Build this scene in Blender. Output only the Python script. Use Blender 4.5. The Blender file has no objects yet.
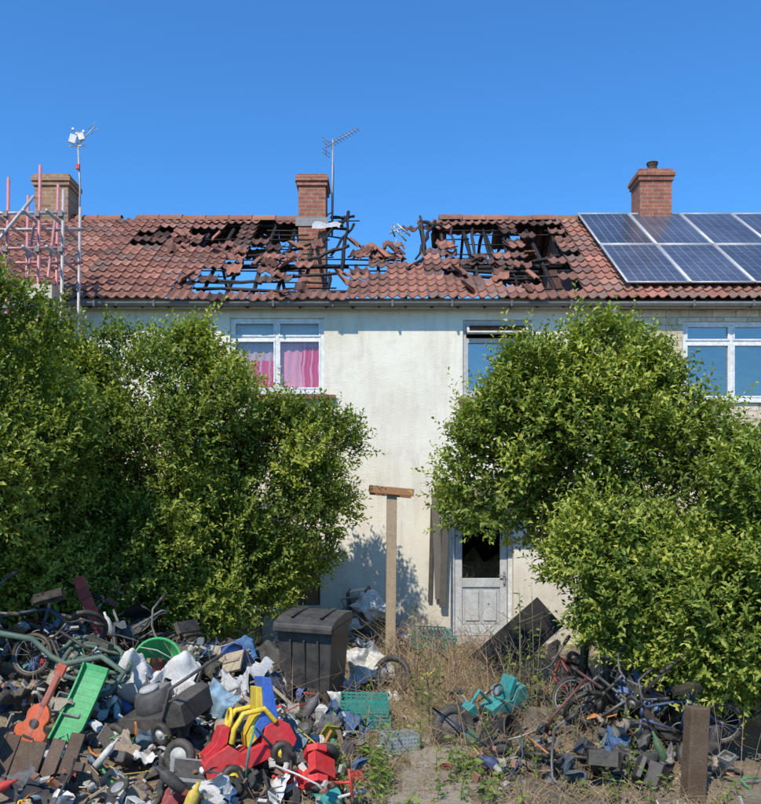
import bpy, math, random
import numpy as np
from mathutils import Vector, Matrix, Euler, noise
random.seed(7)
rng=np.random.default_rng(7)
scene=bpy.context.scene
COL=scene.collection
def rad(a): return math.radians(a)
def T(x=0,y=0,z=0,rx=0,ry=0,rz=0,s=1.0):
    return Matrix.Translation((x,y,z))@Euler((rad(rx),rad(ry),rad(rz))).to_matrix().to_4x4()@Matrix.Scale(s,4)

# ---------------------------------------------------------------- materials
def new_mat(name):
    m=bpy.data.materials.new(name); m.use_nodes=True
    nt=m.node_tree; nt.nodes.clear()
    out=nt.nodes.new('ShaderNodeOutputMaterial'); b=nt.nodes.new('ShaderNodeBsdfPrincipled')
    nt.links.new(b.outputs[0],out.inputs[0])
    return m,nt,b,out
def nd(nt,t,**k):
    n=nt.nodes.new(t)
    for a,v in k.items(): setattr(n,a,v)
    return n
def noise_node(nt,scale,detail=6,rough=.6,vec=None):
    n=nd(nt,'ShaderNodeTexNoise'); n.inputs['Scale'].default_value=scale
    n.inputs['Detail'].default_value=detail; n.inputs['Roughness'].default_value=rough
    if vec is None:
        g=nd(nt,'ShaderNodeNewGeometry'); vec=g.outputs['Position']
    nt.links.new(vec,n.inputs['Vector'])
    return n
def ramp(nt,fac,stops):
    r=nd(nt,'ShaderNodeValToRGB'); e=r.color_ramp.elements
    while len(e)<len(stops): e.new(.5)
    for i,(p,c) in enumerate(stops):
        e[i].position=p; e[i].color=(c[0],c[1],c[2],1)
    nt.links.new(fac,r.inputs[0]); return r
def mix(nt,a,b,fac,mode='MIX'):
    m=nd(nt,'ShaderNodeMix',data_type='RGBA',blend_type=mode)
    for s,v in ((m.inputs[6],a),(m.inputs[7],b)):
        if isinstance(v,(tuple,list)): s.default_value=(v[0],v[1],v[2],1)
        else: nt.links.new(v,s)
    if isinstance(fac,(int,float)): m.inputs[0].default_value=fac
    else: nt.links.new(fac,m.inputs[0])
    return m.outputs[2]
def bump(nt,b,h,strength=.4,dist=.02):
    bp=nd(nt,'ShaderNodeBump'); bp.inputs['Strength'].default_value=strength; bp.inputs['Distance'].default_value=dist
    nt.links.new(h,bp.inputs['Height']); nt.links.new(bp.outputs[0],b.inputs['Normal'])

def mat_vc(name,rough=.6,metal=0,dirt=.45,bscale=40,bstr=.25,dirtcol=(.21,.17,.125),spec=.4):
    m,nt,b,out=new_mat(name)
    a=nd(nt,'ShaderNodeAttribute',attribute_name='Col')
    n=noise_node(nt,9,6,.7); n2=noise_node(nt,bscale,4)
    r=ramp(nt,n.outputs[0],[(.36,(dirt*.15,)*3),(.66,(dirt,dirt,dirt))])
    c=mix(nt,a.outputs['Color'],dirtcol,r.outputs[0])
    r2=ramp(nt,n2.outputs[0],[(.3,(.75,.75,.75)),(.7,(1.1,1.1,1.1))])
    c=mix(nt,c,r2.outputs[0],1.0,'MULTIPLY')
    nt.links.new(c,b.inputs['Base Color'])
    rr=nd(nt,'ShaderNodeMath',operation='MULTIPLY_ADD'); nt.links.new(n.outputs[0],rr.inputs[0]); rr.inputs[1].default_value=.4; rr.inputs[2].default_value=rough-.2
    nt.links.new(rr.outputs[0],b.inputs['Roughness'])
    b.inputs['Metallic'].default_value=metal; b.inputs['Specular IOR Level'].default_value=spec
    bump(nt,b,n2.outputs[0],bstr,.008)
    return m
M_PLAS=mat_vc('weathered_plastic',.6,0,.42,spec=.3)
M_TOY=mat_vc('toy_plastic',.5,0,.3,30,.1,spec=.35)
M_MATTE=mat_vc('weathered_matte',.85,0,.42,60,.5,spec=.15)
M_CURT=mat_vc('curtain_cloth',.9,0,.0,60,.2,spec=.1)
M_METAL=mat_vc('painted_metal',.55,.35,.4)
M_TRIM=mat_vc('upvc_trim',.45,0,.22,20,.05,(.35,.32,.26))
M_WOOD=mat_vc('weathered_wood',.85,0,.4,70,.6,spec=.2)
M_CHAR=mat_vc('charred_timber',.8,0,.25,50,.9,(.05,.045,.04),spec=.3)

def mat_tile():
    m,nt,b,out=new_mat('clay_roof_tile')
    a=nd(nt,'ShaderNodeAttribute',attribute_name='Col')
    n=noise_node(nt,1.7,8,.7); n2=noise_node(nt,24,6,.7)
    r=ramp(nt,n.outputs[0],[(.32,(.66,.62,.6)),(.5,(1,.98,.96)),(.7,(1.25,1.2,1.17))])
    c=mix(nt,a.outputs['Color'],r.outputs[0],1,'MULTIPLY')
    r2=ramp(nt,n2.outputs[0],[(.42,(0,0,0)),(.72,(.5,.5,.5))])
    c=mix(nt,c,(.25,.19,.155),r2.outputs[0])
    s=nd(nt,'ShaderNodeSeparateColor'); nt.links.new(a.outputs['Color'],s.inputs[0])
    k=nd(nt,'ShaderNodeMapRange'); nt.links.new(s.outputs[0],k.inputs[0]); k.inputs[1].default_value=.03; k.inputs[2].default_value=.16
    c=mix(nt,a.outputs['Color'],c,k.outputs[0])
    nt.links.new(c,b.inputs['Base Color']); b.inputs['Roughness'].default_value=.85; b.inputs['Specular IOR Level'].default_value=.2
    bump(nt,b,n2.outputs[0],.5,.01); return m
M_TILE=mat_tile()

def mat_brick(name,c1,c2,mortar,scale=1.0):
    m,nt,b,out=new_mat(name)
    g=nd(nt,'ShaderNodeNewGeometry'); s=nd(nt,'ShaderNodeSeparateXYZ'); nt.links.new(g.outputs['Position'],s.inputs[0])
    ad=nd(nt,'ShaderNodeMath',operation='ADD'); nt.links.new(s.outputs[0],ad.inputs[0]); nt.links.new(s.outputs[1],ad.inputs[1])
    cb=nd(nt,'ShaderNodeCombineXYZ'); nt.links.new(ad.outputs[0],cb.inputs[0]); nt.links.new(s.outputs[2],cb.inputs[1])
    br=nd(nt,'ShaderNodeTexBrick'); nt.links.new(cb.outputs[0],br.inputs['Vector'])
    br.inputs['Color1'].default_value=(*c1,1); br.inputs['Color2'].default_value=(*c2,1); br.inputs['Mortar'].default_value=(*mortar,1)
    br.inputs['Scale'].default_value=1.0; br.inputs['Mortar Size'].default_value=.006*scale; br.inputs['Brick Width'].default_value=.225*scale; br.inputs['Row Height'].default_value=.075*scale
    br.inputs['Bias'].default_value=-.1
    n=noise_node(nt,9,7,.7); r=ramp(nt,n.outputs[0],[(.3,(.6,.57,.55)),(.7,(1.15,1.15,1.15))])
    c=mix(nt,br.outputs[0],r.outputs[0],1,'MULTIPLY')
    nt.links.new(c,b.inputs['Base Color']); b.inputs['Roughness'].default_value=.9
    bump(nt,b,br.outputs['Fac'],-.6,.01); return m
M_BRICK=mat_brick('red_brick',(.36,.13,.075),(.27,.09,.055),(.3,.26,.22))
M_BRICKB=mat_brick('buff_brick',(.36,.21,.115),(.28,.15,.085),(.33,.3,.25))
M_BLOCK=mat_brick('cream_blockwork',(.74,.64,.48),(.6,.49,.35),(.42,.35,.26),1.6)

def mat_render():
    m,nt,b,out=new_mat('cream_render')
    n1=noise_node(nt,.9,8,.65); n2=noise_node(nt,70,4,.6); n3=noise_node(nt,5,8,.7)
    g=nd(nt,'ShaderNodeNewGeometry'); mp=nd(nt,'ShaderNodeMapping'); mp.inputs['Scale'].default_value=(3.2,3.2,.35); nt.links.new(g.outputs['Position'],mp.inputs[0])
    st=noise_node(nt,1.6,8,.65,mp.outputs[0])
    c=ramp(nt,n1.outputs[0],[(.3,(.70,.63,.50)),(.5,(.79,.73,.60)),(.75,(.82,.775,.655))]).outputs[0]
    r=ramp(nt,st.outputs[0],[(.48,(0,0,0)),(.75,(.5,.5,.5))]); c=mix(nt,c,(.5,.42,.31),r.outputs[0])
    r3=ramp(nt,n3.outputs[0],[(.53,(0,0,0)),(.72,(.4,.4,.4))]); c=mix(nt,c,(.5,.44,.34),r3.outputs[0])
    s=nd(nt,'ShaderNodeSeparateXYZ'); nt.links.new(g.outputs['Position'],s.inputs[0])
    mr=nd(nt,'ShaderNodeMapRange'); nt.links.new(s.outputs[2],mr.inputs[0]); mr.inputs[1].default_value=0; mr.inputs[2].default_value=1.5; mr.inputs[3].default_value=1.0; mr.inputs[4].default_value=0
    mm=nd(nt,'ShaderNodeMath',operation='MULTIPLY'); nt.links.new(mr.outputs[0],mm.inputs[0]); nt.links.new(n3.outputs[0],mm.inputs[1])
    c=mix(nt,c,(.28,.22,.155),mm.outputs[0])
    nt.links.new(c,b.inputs['Base Color']); b.inputs['Roughness'].default_value=.92; b.inputs['Specular IOR Level'].default_value=.15
    ad=nd(nt,'ShaderNodeMath',operation='ADD'); nt.links.new(n2.outputs[0],ad.inputs[0]); nt.links.new(n3.outputs[0],ad.inputs[1])
    bump(nt,b,ad.outputs[0],.6,.015); return m
M_RENDER=mat_render()

def mat_ground():
    m,nt,b,out=new_mat('dry_soil_and_litter')
    n1=noise_node(nt,1.3,9,.7); n2=noise_node(nt,28,8,.75); v=nd(nt,'ShaderNodeTexVoronoi'); v.inputs['Scale'].default_value=22
    g=nd(nt,'ShaderNodeNewGeometry'); nt.links.new(g.outputs['Position'],v.inputs['Vector'])
    c=ramp(nt,n1.outputs[0],[(.3,(.13,.1,.065)),(.5,(.27,.2,.13)),(.62,(.36,.28,.19)),(.75,(.17,.16,.08))]).outputs[0]
    r=ramp(nt,n2.outputs[0],[(.3,(.4,.38,.36)),(.5,(1,1,1)),(.7,(1.5,1.4,1.25))]); c=mix(nt,c,r.outputs[0],1,'MULTIPLY')
    c2=mix(nt,c,v.outputs['Color'],.05)
    nt.links.new(c2,b.inputs['Base Color']); b.inputs['Roughness'].default_value=.95
    bump(nt,b,n2.outputs[0],1.0,.04); return m
M_GROUND=mat_ground()

def mat_leaf(name,dark,mid,light):
    m,nt,b,out=new_mat(name)
    a=nd(nt,'ShaderNodeAttribute',attribute_name='Col')
    s=nd(nt,'ShaderNodeSeparateColor'); nt.links.new(a.outputs['Color'],s.inputs[0])
    r=ramp(nt,s.outputs[0],[(0,dark),(.45,mid),(.9,light)])
    nt.links.new(r.outputs[0],b.inputs['Base Color']); b.inputs['Roughness'].default_value=.48; b.inputs['Specular IOR Level'].default_value=.35
    tr=nd(nt,'ShaderNodeBsdfTranslucent'); cc=mix(nt,r.outputs[0],(1.5,1.5,.5),1,'MULTIPLY'); nt.links.new(cc,tr.inputs[0])
    ms=nd(nt,'ShaderNodeMixShader'); ms.inputs[0].default_value=.3
    nt.links.new(b.outputs[0],ms.inputs[1]); nt.links.new(tr.outputs[0],ms.inputs[2]); nt.links.new(ms.outputs[0],out.inputs[0])
    return m
M_LEAF=mat_leaf('privet_leaf',(.04,.075,.013),(.18,.24,.032),(.42,.44,.075))
M_LEAF2=mat_leaf('privet_leaf_light',(.045,.08,.014),(.20,.26,.038),(.45,.47,.09))
M_WEED=mat_leaf('weed_leaf',(.05,.09,.02),(.14,.2,.035),(.27,.32,.06))

def mat_glass(name,tint,refl,dark=(.012,.015,.02),transp=.5):
    m,nt,b,out=new_mat(name)
    gl=nd(nt,'ShaderNodeBsdfGlossy'); gl.inputs['Color'].default_value=(*tint,1); gl.inputs['Roughness'].default_value=.03
    n=noise_node(nt,2.5,3); bp=nd(nt,'ShaderNodeBump'); bp.inputs['Strength'].default_value=.15; bp.inputs['Distance'].default_value=.03
    nt.links.new(n.outputs[0],bp.inputs['Height']); nt.links.new(bp.outputs[0],gl.inputs['Normal'])
    tp=nd(nt,'ShaderNodeBsdfTransparent'); tp.inputs[0].default_value=(.95,.96,.96,1)
    df=nd(nt,'ShaderNodeBsdfDiffuse'); df.inputs[0].default_value=(*dark,1)
    m1=nd(nt,'ShaderNodeMixShader'); m1.inputs[0].default_value=transp; nt.links.new(df.outputs[0],m1.inputs[1]); nt.links.new(tp.outputs[0],m1.inputs[2])
    m2=nd(nt,'ShaderNodeMixShader'); m2.inputs[0].default_value=refl; nt.links.new(m1.outputs[0],m2.inputs[1]); nt.links.new(gl.outputs[0],m2.inputs[2])
    nt.links.new(m2.outputs[0],out.inputs[0]); return m
M_GLASS=mat_glass('window_glass',(.76,.66,.58),.42)
M_GLASSC=mat_glass('window_glass_clear',(.8,.75,.7),.08,transp=.98)

def mat_solar():
    m,nt,b,out=new_mat('solar_cells')
    a=nd(nt,'ShaderNodeAttribute',attribute_name='Col')
    n=noise_node(nt,1.2,5); r=ramp(nt,n.outputs[0],[(.3,(.7,.7,.7)),(.7,(1.25,1.25,1.25))])
    c=mix(nt,a.outputs['Color'],r.outputs[0],1,'MULTIPLY')
    nt.links.new(c,b.inputs['Base Color']); b.inputs['Roughness'].default_value=.3; b.inputs['Coat Weight'].default_value=.3; b.inputs['Coat Roughness'].default_value=.12
    return m
M_SOLAR=mat_solar()

# ---------------------------------------------------------------- mesh builder
class MB:
    def __init__(s): s.v=[]; s.f=[]; s.c=[]; s.sm=[]; s.M=Matrix()
    def add(s,vs,fs,col,smooth=False,M=None):
        b=len(s.v); MM=s.M@M if M is not None else s.M
        for p in vs: s.v.append(tuple(MM@Vector(p)))
        for f in fs: s.f.append([i+b for i in f]); s.sm.append(smooth)
        s.c.extend([(col[0],col[1],col[2],1.0)]*len(vs))
    def box(s,c,sz,col,R=(0,0,0),top=(1,1),M=None):
        hx,hy,hz=sz[0]/2,sz[1]/2,sz[2]/2
        vs=[(-hx,-hy,-hz),(hx,-hy,-hz),(hx,hy,-hz),(-hx,hy,-hz),(-hx*top[0],-hy*top[1],hz),(hx*top[0],-hy*top[1],hz),(hx*top[0],hy*top[1],hz),(-hx*top[0],hy*top[1],hz)]
        m=T(*c,*R)
        if M is not None: m=M@m
        s.add(vs,[(0,3,2,1),(4,5,6,7),(0,1,5,4),(1,2,6,5),(2,3,7,6),(3,0,4,7)],col,False,m)
    def tube(s,pts,r,col,n=8,closed=False,M=None):
        P=[Vector(p) for p in pts]; k=len(P); rs=r if isinstance(r,(list,tuple)) else [r]*k
        vs=[]; fs=[]; prev=None
        for i in range(k):
            if closed: t=P[(i+1)%k]-P[i-1]
            else: t=P[min(i+1,k-1)]-P[max(i-1,0)]
            if t.length<1e-9: t=Vector((0,0,1))
            t.normalize()
            if prev is None:
                a=Vector((0,0,1)) if abs(t.z)<.9 else Vector((1,0,0)); u=t.cross(a).normalized()
            else:
                u=prev-t*prev.dot(t)
                u=u.normalized() if u.length>1e-6 else t.orthogonal().normalized()
            prev=u; w=t.cross(u)
            for j in range(n):
                an=2*math.pi*j/n; vs.append(P[i]+(u*math.cos(an)+w*math.sin(an))*rs[i])
        for i in range(k if closed else k-1):
            i2=(i+1)%k
            for j in range(n):
                j2=(j+1)%n; fs.append((i*n+j,i*n+j2,i2*n+j2,i2*n+j))
        if not closed: fs.append(tuple(range(n))[::-1]); fs.append(tuple((k-1)*n+j for j in range(n)))
        s.add(vs,fs,col,True,M)
    def torus(s,R,r,col,M=None,n=28,m=8):
        s.tube([(R*math.cos(2*math.pi*i/n),R*math.sin(2*math.pi*i/n),0) for i in range(n)],r,col,m,True,M)
    def lathe(s,prof,col,M=None,n=20,smooth=True):
        vs=[];fs=[]
        for (r,z) in prof:
            for j in range(n):
                a=2*math.pi*j/n; vs.append((r*math.cos(a),r*math.sin(a),z))
        for i in range(len(prof)-1):
            for j in range(n):
                j2=(j+1)%n; fs.append((i*n+j,i*n+j2,(i+1)*n+j2,(i+1)*n+j))
        fs.append(tuple(range(n))[::-1]); fs.append(tuple((len(prof)-1)*n+j for j in range(n)))
        s.add(vs,fs,col,smooth,M)
    def prism(s,poly,w,col,M=None):
        k=len(poly); vs=[(x,-w/2,z) for x,z in poly]+[(x,w/2,z) for x,z in poly]
        fs=[tuple(range(k)),tuple(range(2*k-1,k-1,-1))]+[(i,i+k,(i+1)%k+k,(i+1)%k) for i in range(k)]
        s.add(vs,fs,col,False,M)
    def sheet(s,w,h,col,M=None,amp=.05,fr=4,nx=10,ny=8,seed=0,drape=0):
        vs=[];fs=[]
        for j in range(ny+1):
            for i in range(nx+1):
                x=(i/nx-.5)*w; y=(j/ny-.5)*h
                z=amp*noise.noise(Vector((x*fr+seed*7.1,y*fr,seed*3.3)))*2+amp*.6*noise.noise(Vector((x*fr*3,y*fr*3,seed)))-drape*(x*x+y*y)
                dx=.25*w*noise.noise(Vector((y*fr,seed,.3))); dy=.25*h*noise.noise(Vector((x*fr,seed,5.3)))
                vs.append((x+dx,y+dy,z))
        for j in range(ny):
            for i in range(nx):
                a=j*(nx+1)+i; fs.append((a,a+1,a+nx+2,a+nx+1))
        s.add(vs,fs,col,True,M)
    def shell(s,r,L,arc,col,M=None,seed=0,nx=10,ny=5):
        vs=[];fs=[]
        for j in range(ny+1):
            for i in range(nx+1):
                a=arc*(i/nx-.5); q=r*(1+.15*noise.noise(Vector((a*2,j*.4,seed)))); y=(j/ny-.5)*L*(1+.25*noise.noise(Vector((i*.4,seed,2))))
                if j in (0,ny): q*=1.12
                vs.append((q*math.sin(a),y,q*math.cos(a)-r*.6))
        for j in range(ny):
            for i in range(nx):
                a=j*(nx+1)+i; fs.append((a,a+1,a+nx+2,a+nx+1))
        s.add(vs,fs,col,True,M)
    def blob(s,r,col,M=None,amp=.25,seed=0,fl=.8,n=14):
        vs=[];fs=[]
        for i in range(n+1):
            th=math.pi*i/n
            for j in range(n*2):
                ph=math.pi*j/n; d=Vector((math.sin(th)*math.cos(ph),math.sin(th)*math.sin(ph),math.cos(th)))
                q=r*(1+amp*2*noise.noise(d*1.7+Vector((seed*9.3,0,0)))+amp*noise.noise(d*5+Vector((seed,0,0))))
                vs.append((d.x*q,d.y*q,d.z*q*fl))
        m=n*2
        for i in range(n):
            for j in range(m):
                fs.append((i*m+j,(i+1)*m+j,(i+1)*m+(j+1)%m,i*m+(j+1)%m))
        s.add(vs,fs,col,True,M)
    def wheel(s,R,r,col,hub,M,spokes=0):
        s.torus(R-r,r,col,M)
        if spokes:
            s.torus(R-2*r,.009,hub,M,24,6)
            for i in range(spokes):
                a=2*math.pi*i/spokes; s.tube([(0,0,.0),((R-2*r)*math.cos(a),(R-2*r)*math.sin(a),0)],.0025,hub,4,False,M)
            s.lathe([(.02,-.03),(.02,.03)],hub,M,10)
        else:
            s.lathe([(R-1.7*r,-r*.55),(R-1.4*r,-r*.2),(R-1.4*r,r*.2),(R-1.7*r,r*.55),(R*.25,r*.5),(R*.22,r*.9),(.01,r*.95)],hub,M,18)
    def build(s,name,mat,parent=None,bevel=0,M=None):
        me=bpy.data.meshes.new(name); me.from_pydata(s.v,[],s.f); me.update()
        ca=me.color_attributes.new('Col','FLOAT_COLOR','POINT')
        ca.data.foreach_set('color',np.array(s.c,dtype=np.float32).ravel())
        me.polygons.foreach_set('use_smooth',s.sm)
        me.materials.append(mat); o=bpy.data.objects.new(name,me); COL.objects.link(o)
        if parent: o.parent=parent
        if M is not None: o.matrix_world=M
        if bevel:
            bm=o.modifiers.new('b','BEVEL'); bm.width=bevel; bm.segments=2; bm.limit_method='ANGLE'; bm.angle_limit=rad(50)
        return o
def empty(name):
    o=bpy.data.objects.new(name,None); COL.objects.link(o); return o
def np_mesh(name,V,F,C,mat,parent=None,smooth=False):
    me=bpy.data.meshes.new(name); nv=len(V); nf=len(F); k=F.shape[1]
    me.vertices.add(nv); me.vertices.foreach_set('co',V.astype(np.float32).ravel())
    me.loops.add(nf*k); me.loops.foreach_set('vertex_index',F.astype(np.int32).ravel())
    me.polygons.add(nf); me.polygons.foreach_set('loop_start',np.arange(0,nf*k,k,dtype=np.int32))
    try: me.polygons.foreach_set('loop_total',np.full(nf,k,dtype=np.int32))
    except Exception: pass
    me.polygons.foreach_set('use_smooth',np.full(nf,smooth))
    me.update(calc_edges=True)
    ca=me.color_attributes.new('Col','FLOAT_COLOR','POINT'); ca.data.foreach_set('color',C.astype(np.float32).ravel())
    me.materials.append(mat); o=bpy.data.objects.new(name,me); COL.objects.link(o)
    if parent: o.parent=parent
    return o

# ---------------------------------------------------------------- ground
def gh(x,y):
    e=math.exp
    h=.60*e(-((x+3.3)/1.0)**2-((y-7.7)/1.4)**2)+.30*e(-((x+1.9)/1.0)**2-((y-8.0)/1.3)**2)+.06*e(-((x+.9)/.8)**2-((y-6.9)/1.0)**2)
    h+=.40*e(-((x+.25)/.5)**2-((y-11.9)/.6)**2)+.14*e(-((x-2.0)/.8)**2-((y-7.4)/1.2)**2)+.15*e(-((x+1.5)/.8)**2-((y-10)/.8)**2)
    if abs(x)<9 and 1<y<12.6: h+=.05*noise.noise(Vector((x*1.3,y*1.3,0)))+.035*noise.noise(Vector((x*5,y*5,3)))
    return h
def axis(a,b,st,far):
    l=list(np.arange(a,b,st)); o=[];d=st
    p=a
    while p>-far: d*=1.5; p-=d; o.append(p)
    r=[];d=st;p=l[-1]
    while p<far: d*=1.5; p+=d; r.append(p)
    return np.array(o[::-1]+l+r)
xs=axis(-7,7,.07,500); ys=axis(3,12.66,.07,500)
Vg=np.array([(x,y,gh(x,y)) for y in ys for x in xs]); nx=len(xs)
I=np.arange(len(ys)-1)[:,None]*nx+np.arange(nx-1)[None,:]; I=I.ravel()
Fg=np.stack([I,I+1,I+nx+1,I+nx],1)
np_mesh('ground',Vg,Fg,np.ones((len(Vg),4)),M_GROUND,None,True)

# ---------------------------------------------------------------- houses
WY=12.7; RY0,RZ0=12.45,5.24; RY1,RZ1=16.0,7.74
BY=19.3
def roofP(x,t,off=0,back=False):
    ny,nz=-(RZ1-RZ0),(RY1-RY0); L=math.hypot(ny,nz); ny/=L; nz/=L
    y=RY0+(RY1-RY0)*t+ny*off; z=RZ0+(RZ1-RZ0)*t+nz*off
    if back: y=2*RY1-y
    return Vector((x,y,z))
SL=math.hypot(RZ1-RZ0,RY1-RY0)
def inpoly(x,y,P):
    c=False; n=len(P); j=n-1
    for i in range(n):
        if (P[i][1]>y)!=(P[j][1]>y) and x<(P[j][0]-P[i][0])*(y-P[i][1])/(P[j][1]-P[i][1])+P[i][0]: c=not c
        j=i
    return c
HF=[[(-4.4,.6),(-4.0,.58),(-3.8,.84),(-4.15,.87)],
    [(-3.45,.62),(-2.72,.6),(-2.55,.84),(-3.25,.87)],
    [(-2.45,.42),(-2.0,.38),(-1.82,.62),(-1.7,.93),(-2.3,.94),(-2.2,.65)],
    [(-1.85,.72),(-1.5,.46),(-1.15,.46),(-.95,.34),(-.5,.3),(-.42,.54),(-.1,.6),(.33,.58),(.36,.34),(.62,.34),(.72,.6),(.74,1.1),(-.98,1.1),(-1.0,.9),(-1.85,.93)],
    [(-3.1,.05),(-2.95,.21),(-2.55,.21),(-2.3,.32),(-2.05,.19),(-1.5,.21),(-1.2,.32),(-.95,.22),(-.8,.4),(-.45,.36),(-.42,.06),(-1.3,.07),(-1.5,.05)],
    [(.74,.6),(1.05,.56),(1.1,.86),(.74,.9)],
    [(1.12,.6),(1.4,.48),(1.65,.43),(1.9,.6),(2.3,.5),(2.35,.74),(2.1,.92),(1.3,.92)],
    [(1.15,.24),(1.25,.4),(1.7,.36),(2.2,.42),(2.5,.3),(2.45,.1),(1.9,.13),(1.7,.24)],
    [(2.56,.06),(2.95,.06),(3.32,.97),(2.68,.97),(2.5,.5)]]
HB=[[(-4.6,.45),(-.5,.4),(-.5,.8),(-2.4,.82),(-3.2,.76),(-4.6,.72)],
    [(-2.0,.3),(1.2,.3),(1.1,1.1),(-1.9,1.1)],
    [(1.5,.5),(2.7,.5),(2.6,.9),(1.6,.92)]]
def burn(x,t,H):
    k=0
    for q in range(16):
        a=q*2.4; r=.1+.042*q
        if any(inpoly(x+r*math.cos(a),t+r*math.sin(a)/SL,P) for P in H): k+=1
    return k/16
def tiles(name,x0,x1,H,back,parent):
    W=.30; G=.288; NX=13
    us=np.linspace(0,W,NX); prof=.021*np.cos(2*np.pi*us/.15)+.006*np.cos(4*np.pi*us/.15)
    Vs=[];Fs=[];Cs=[];base=0
    nr=int(SL/G)+1; nc=int(round((x1-x0)/W)); W2=(x1-x0)/nc
    for r in range(nr):
        for c in range(nc):
            xc=x0+(c+.5)*W2; tc=(r+.5)*G/SL
            if r*G>SL-.05: continue
            ln=min(.36,SL-r*G+.02)
            jx,jt=rng.normal(0,.10),rng.normal(0,.022)
            b=0
            if H:
                if any(inpoly(xc+jx,tc+jt,P) for P in H): continue
                b=burn(xc,tc,H)
                if rng.random()<b*.32: continue
            rot=rng.normal(0,.008); sl=rng.normal(0,.007); lift=0
            if b>.1:
                rot+=rng.normal(0,.17*b); sl+=-abs(rng.normal(0,.14*b)); lift=abs(rng.normal(0,.02*b))
            P=np.zeros((NX*4,3))
            X=us-W/2
            for e,(yy,zz) in enumerate([(0,.034),(ln,.004)]):
                for th in (0,1):
                    i0=(e*2+th)*NX
                    xx=X*math.cos(rot)-(yy-ln/2)*math.sin(rot); y2=X*math.sin(rot)+(yy-ln/2)*math.cos(rot)+ln/2
                    P[i0:i0+NX,0]=xc+xx; P[i0:i0+NX,1]=r*G+y2+sl-.02; P[i0:i0+NX,2]=prof+zz-(.016 if th else 0)+lift+.03
            if H:
                P[:,2]-=.08*b+.03*math.sin(xc*1.7)*math.sin(tc*3.1)
            u=np.array([0,(RY1-RY0)/SL,(RZ1-RZ0)/SL]); n=np.array([0,-(RZ1-RZ0)/SL,(RY1-RY0)/SL])
            Wd=np.zeros_like(P); Wd[:,0]=P[:,0]; Wd[:,1]=RY0+P[:,1]*u[1]+P[:,2]*n[1]; Wd[:,2]=RZ0+P[:,1]*u[2]+P[:,2]*n[2]
            if back: Wd[:,1]=2*RY1-Wd[:,1]
            f=[]
            for i in range(NX-1):
                f.append((i,i+1,2*NX+i+1,2*NX+i)); f.append((NX+i,3*NX+i,3*NX+i+1,NX+i+1)); f.append((i,NX+i,NX+i+1,i+1))
            f.append((0,2*NX,3*NX,NX)); f.append((NX-1,2*NX-1,4*NX-1,3*NX-1))
            v=rng.normal(1,.17); q=rng.random()
            col=np.array([.30,.13,.092])*v
            if q<.18: col=np.array([.21,.125,.1])*v
            elif q<.3: col=np.array([.36,.18,.135])*v
            so=min(.95,b*2.0)*rng.random()**.8
            col=col*(1-so)+np.array([.022,.019,.018])*so
            Vs.append(Wd); Fs.append(np.array(f)+base); Cs.append(np.tile(np.append(col,1),(len(P),1))); base+=len(P)
    return np_mesh(name,np.concatenate(Vs),np.concatenate(Fs),np.concatenate(Cs),M_TILE,parent,False)
def ridge_tiles(mb,x0,x1,miss=None):
    x=x0
    while x<x1:
        if not(miss and miss(x)):
            dz=random.gauss(0,.008)
            pts=[(x,RY1+.13*math.cos(a),RZ1-.04+dz+.13*math.sin(a)) for a in np.linspace(0,math.pi,9)]
            pts2=[(x+.44,p[1],p[2]+.006) for p in pts]; inn=[(x,RY1+.11*math.cos(a),RZ1-.045+dz+.11*math.sin(a)) for a in np.linspace(0,math.pi,9)]
            vs=pts+pts2+inn; fs=[(i,i+1,i+10,i+9) for i in range(8)]+[(i+1,i,i+18,i+19) for i in range(8)]
            v=random.uniform(.7,1.1); mb.add(vs,fs,(.3*v,.13*v,.09*v),True)
        x+=.45
def wall(name,x0,x1,z0,z1,ops,y,th,mat,parent):
    X=sorted({x0,x1,*[o[0] for o in ops],*[o[1] for o in ops]}); Z=sorted({z0,z1,*[o[2] for o in ops],*[o[3] for o in ops]})
    mb=MB(); w=(1,1,1)
    for i in range(len(X)-1):
        for j in range(len(Z)-1):
            cx=(X[i]+X[i+1])/2; cz=(Z[j]+Z[j+1])/2
            if any(o[0]<cx<o[1] and o[2]<cz<o[3] for o in ops): continue
            a,b,c,d=X[i],X[i+1],Z[j],Z[j+1]
            mb.add([(a,y,c),(b,y,c),(b,y,d),(a,y,d)],[(0,1,2,3)],w); mb.add([(a,y+th,c),(b,y+th,c),(b,y+th,d),(a,y+th,d)],[(3,2,1,0)],w)
    for (a,b,c,d) in ops:
        mb.add([(a,y,c),(a,y+th,c),(b,y+th,c),(b,y,c)],[(0,3,2,1)],w); mb.add([(a,y,d),(a,y+th,d),(b,y+th,d),(b,y,d)],[(0,1,2,3)],w)
        mb.add([(a,y,c),(a,y+th,c),(a,y+th,d),(a,y,d)],[(0,1,2,3)],w); mb.add([(b,y,c),(b,y+th,c),(b,y+th,d),(b,y,d)],[(3,2,1,0)],w)
    return mb.build(name,mat,parent)
WH=(.76,.76,.74)
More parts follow.
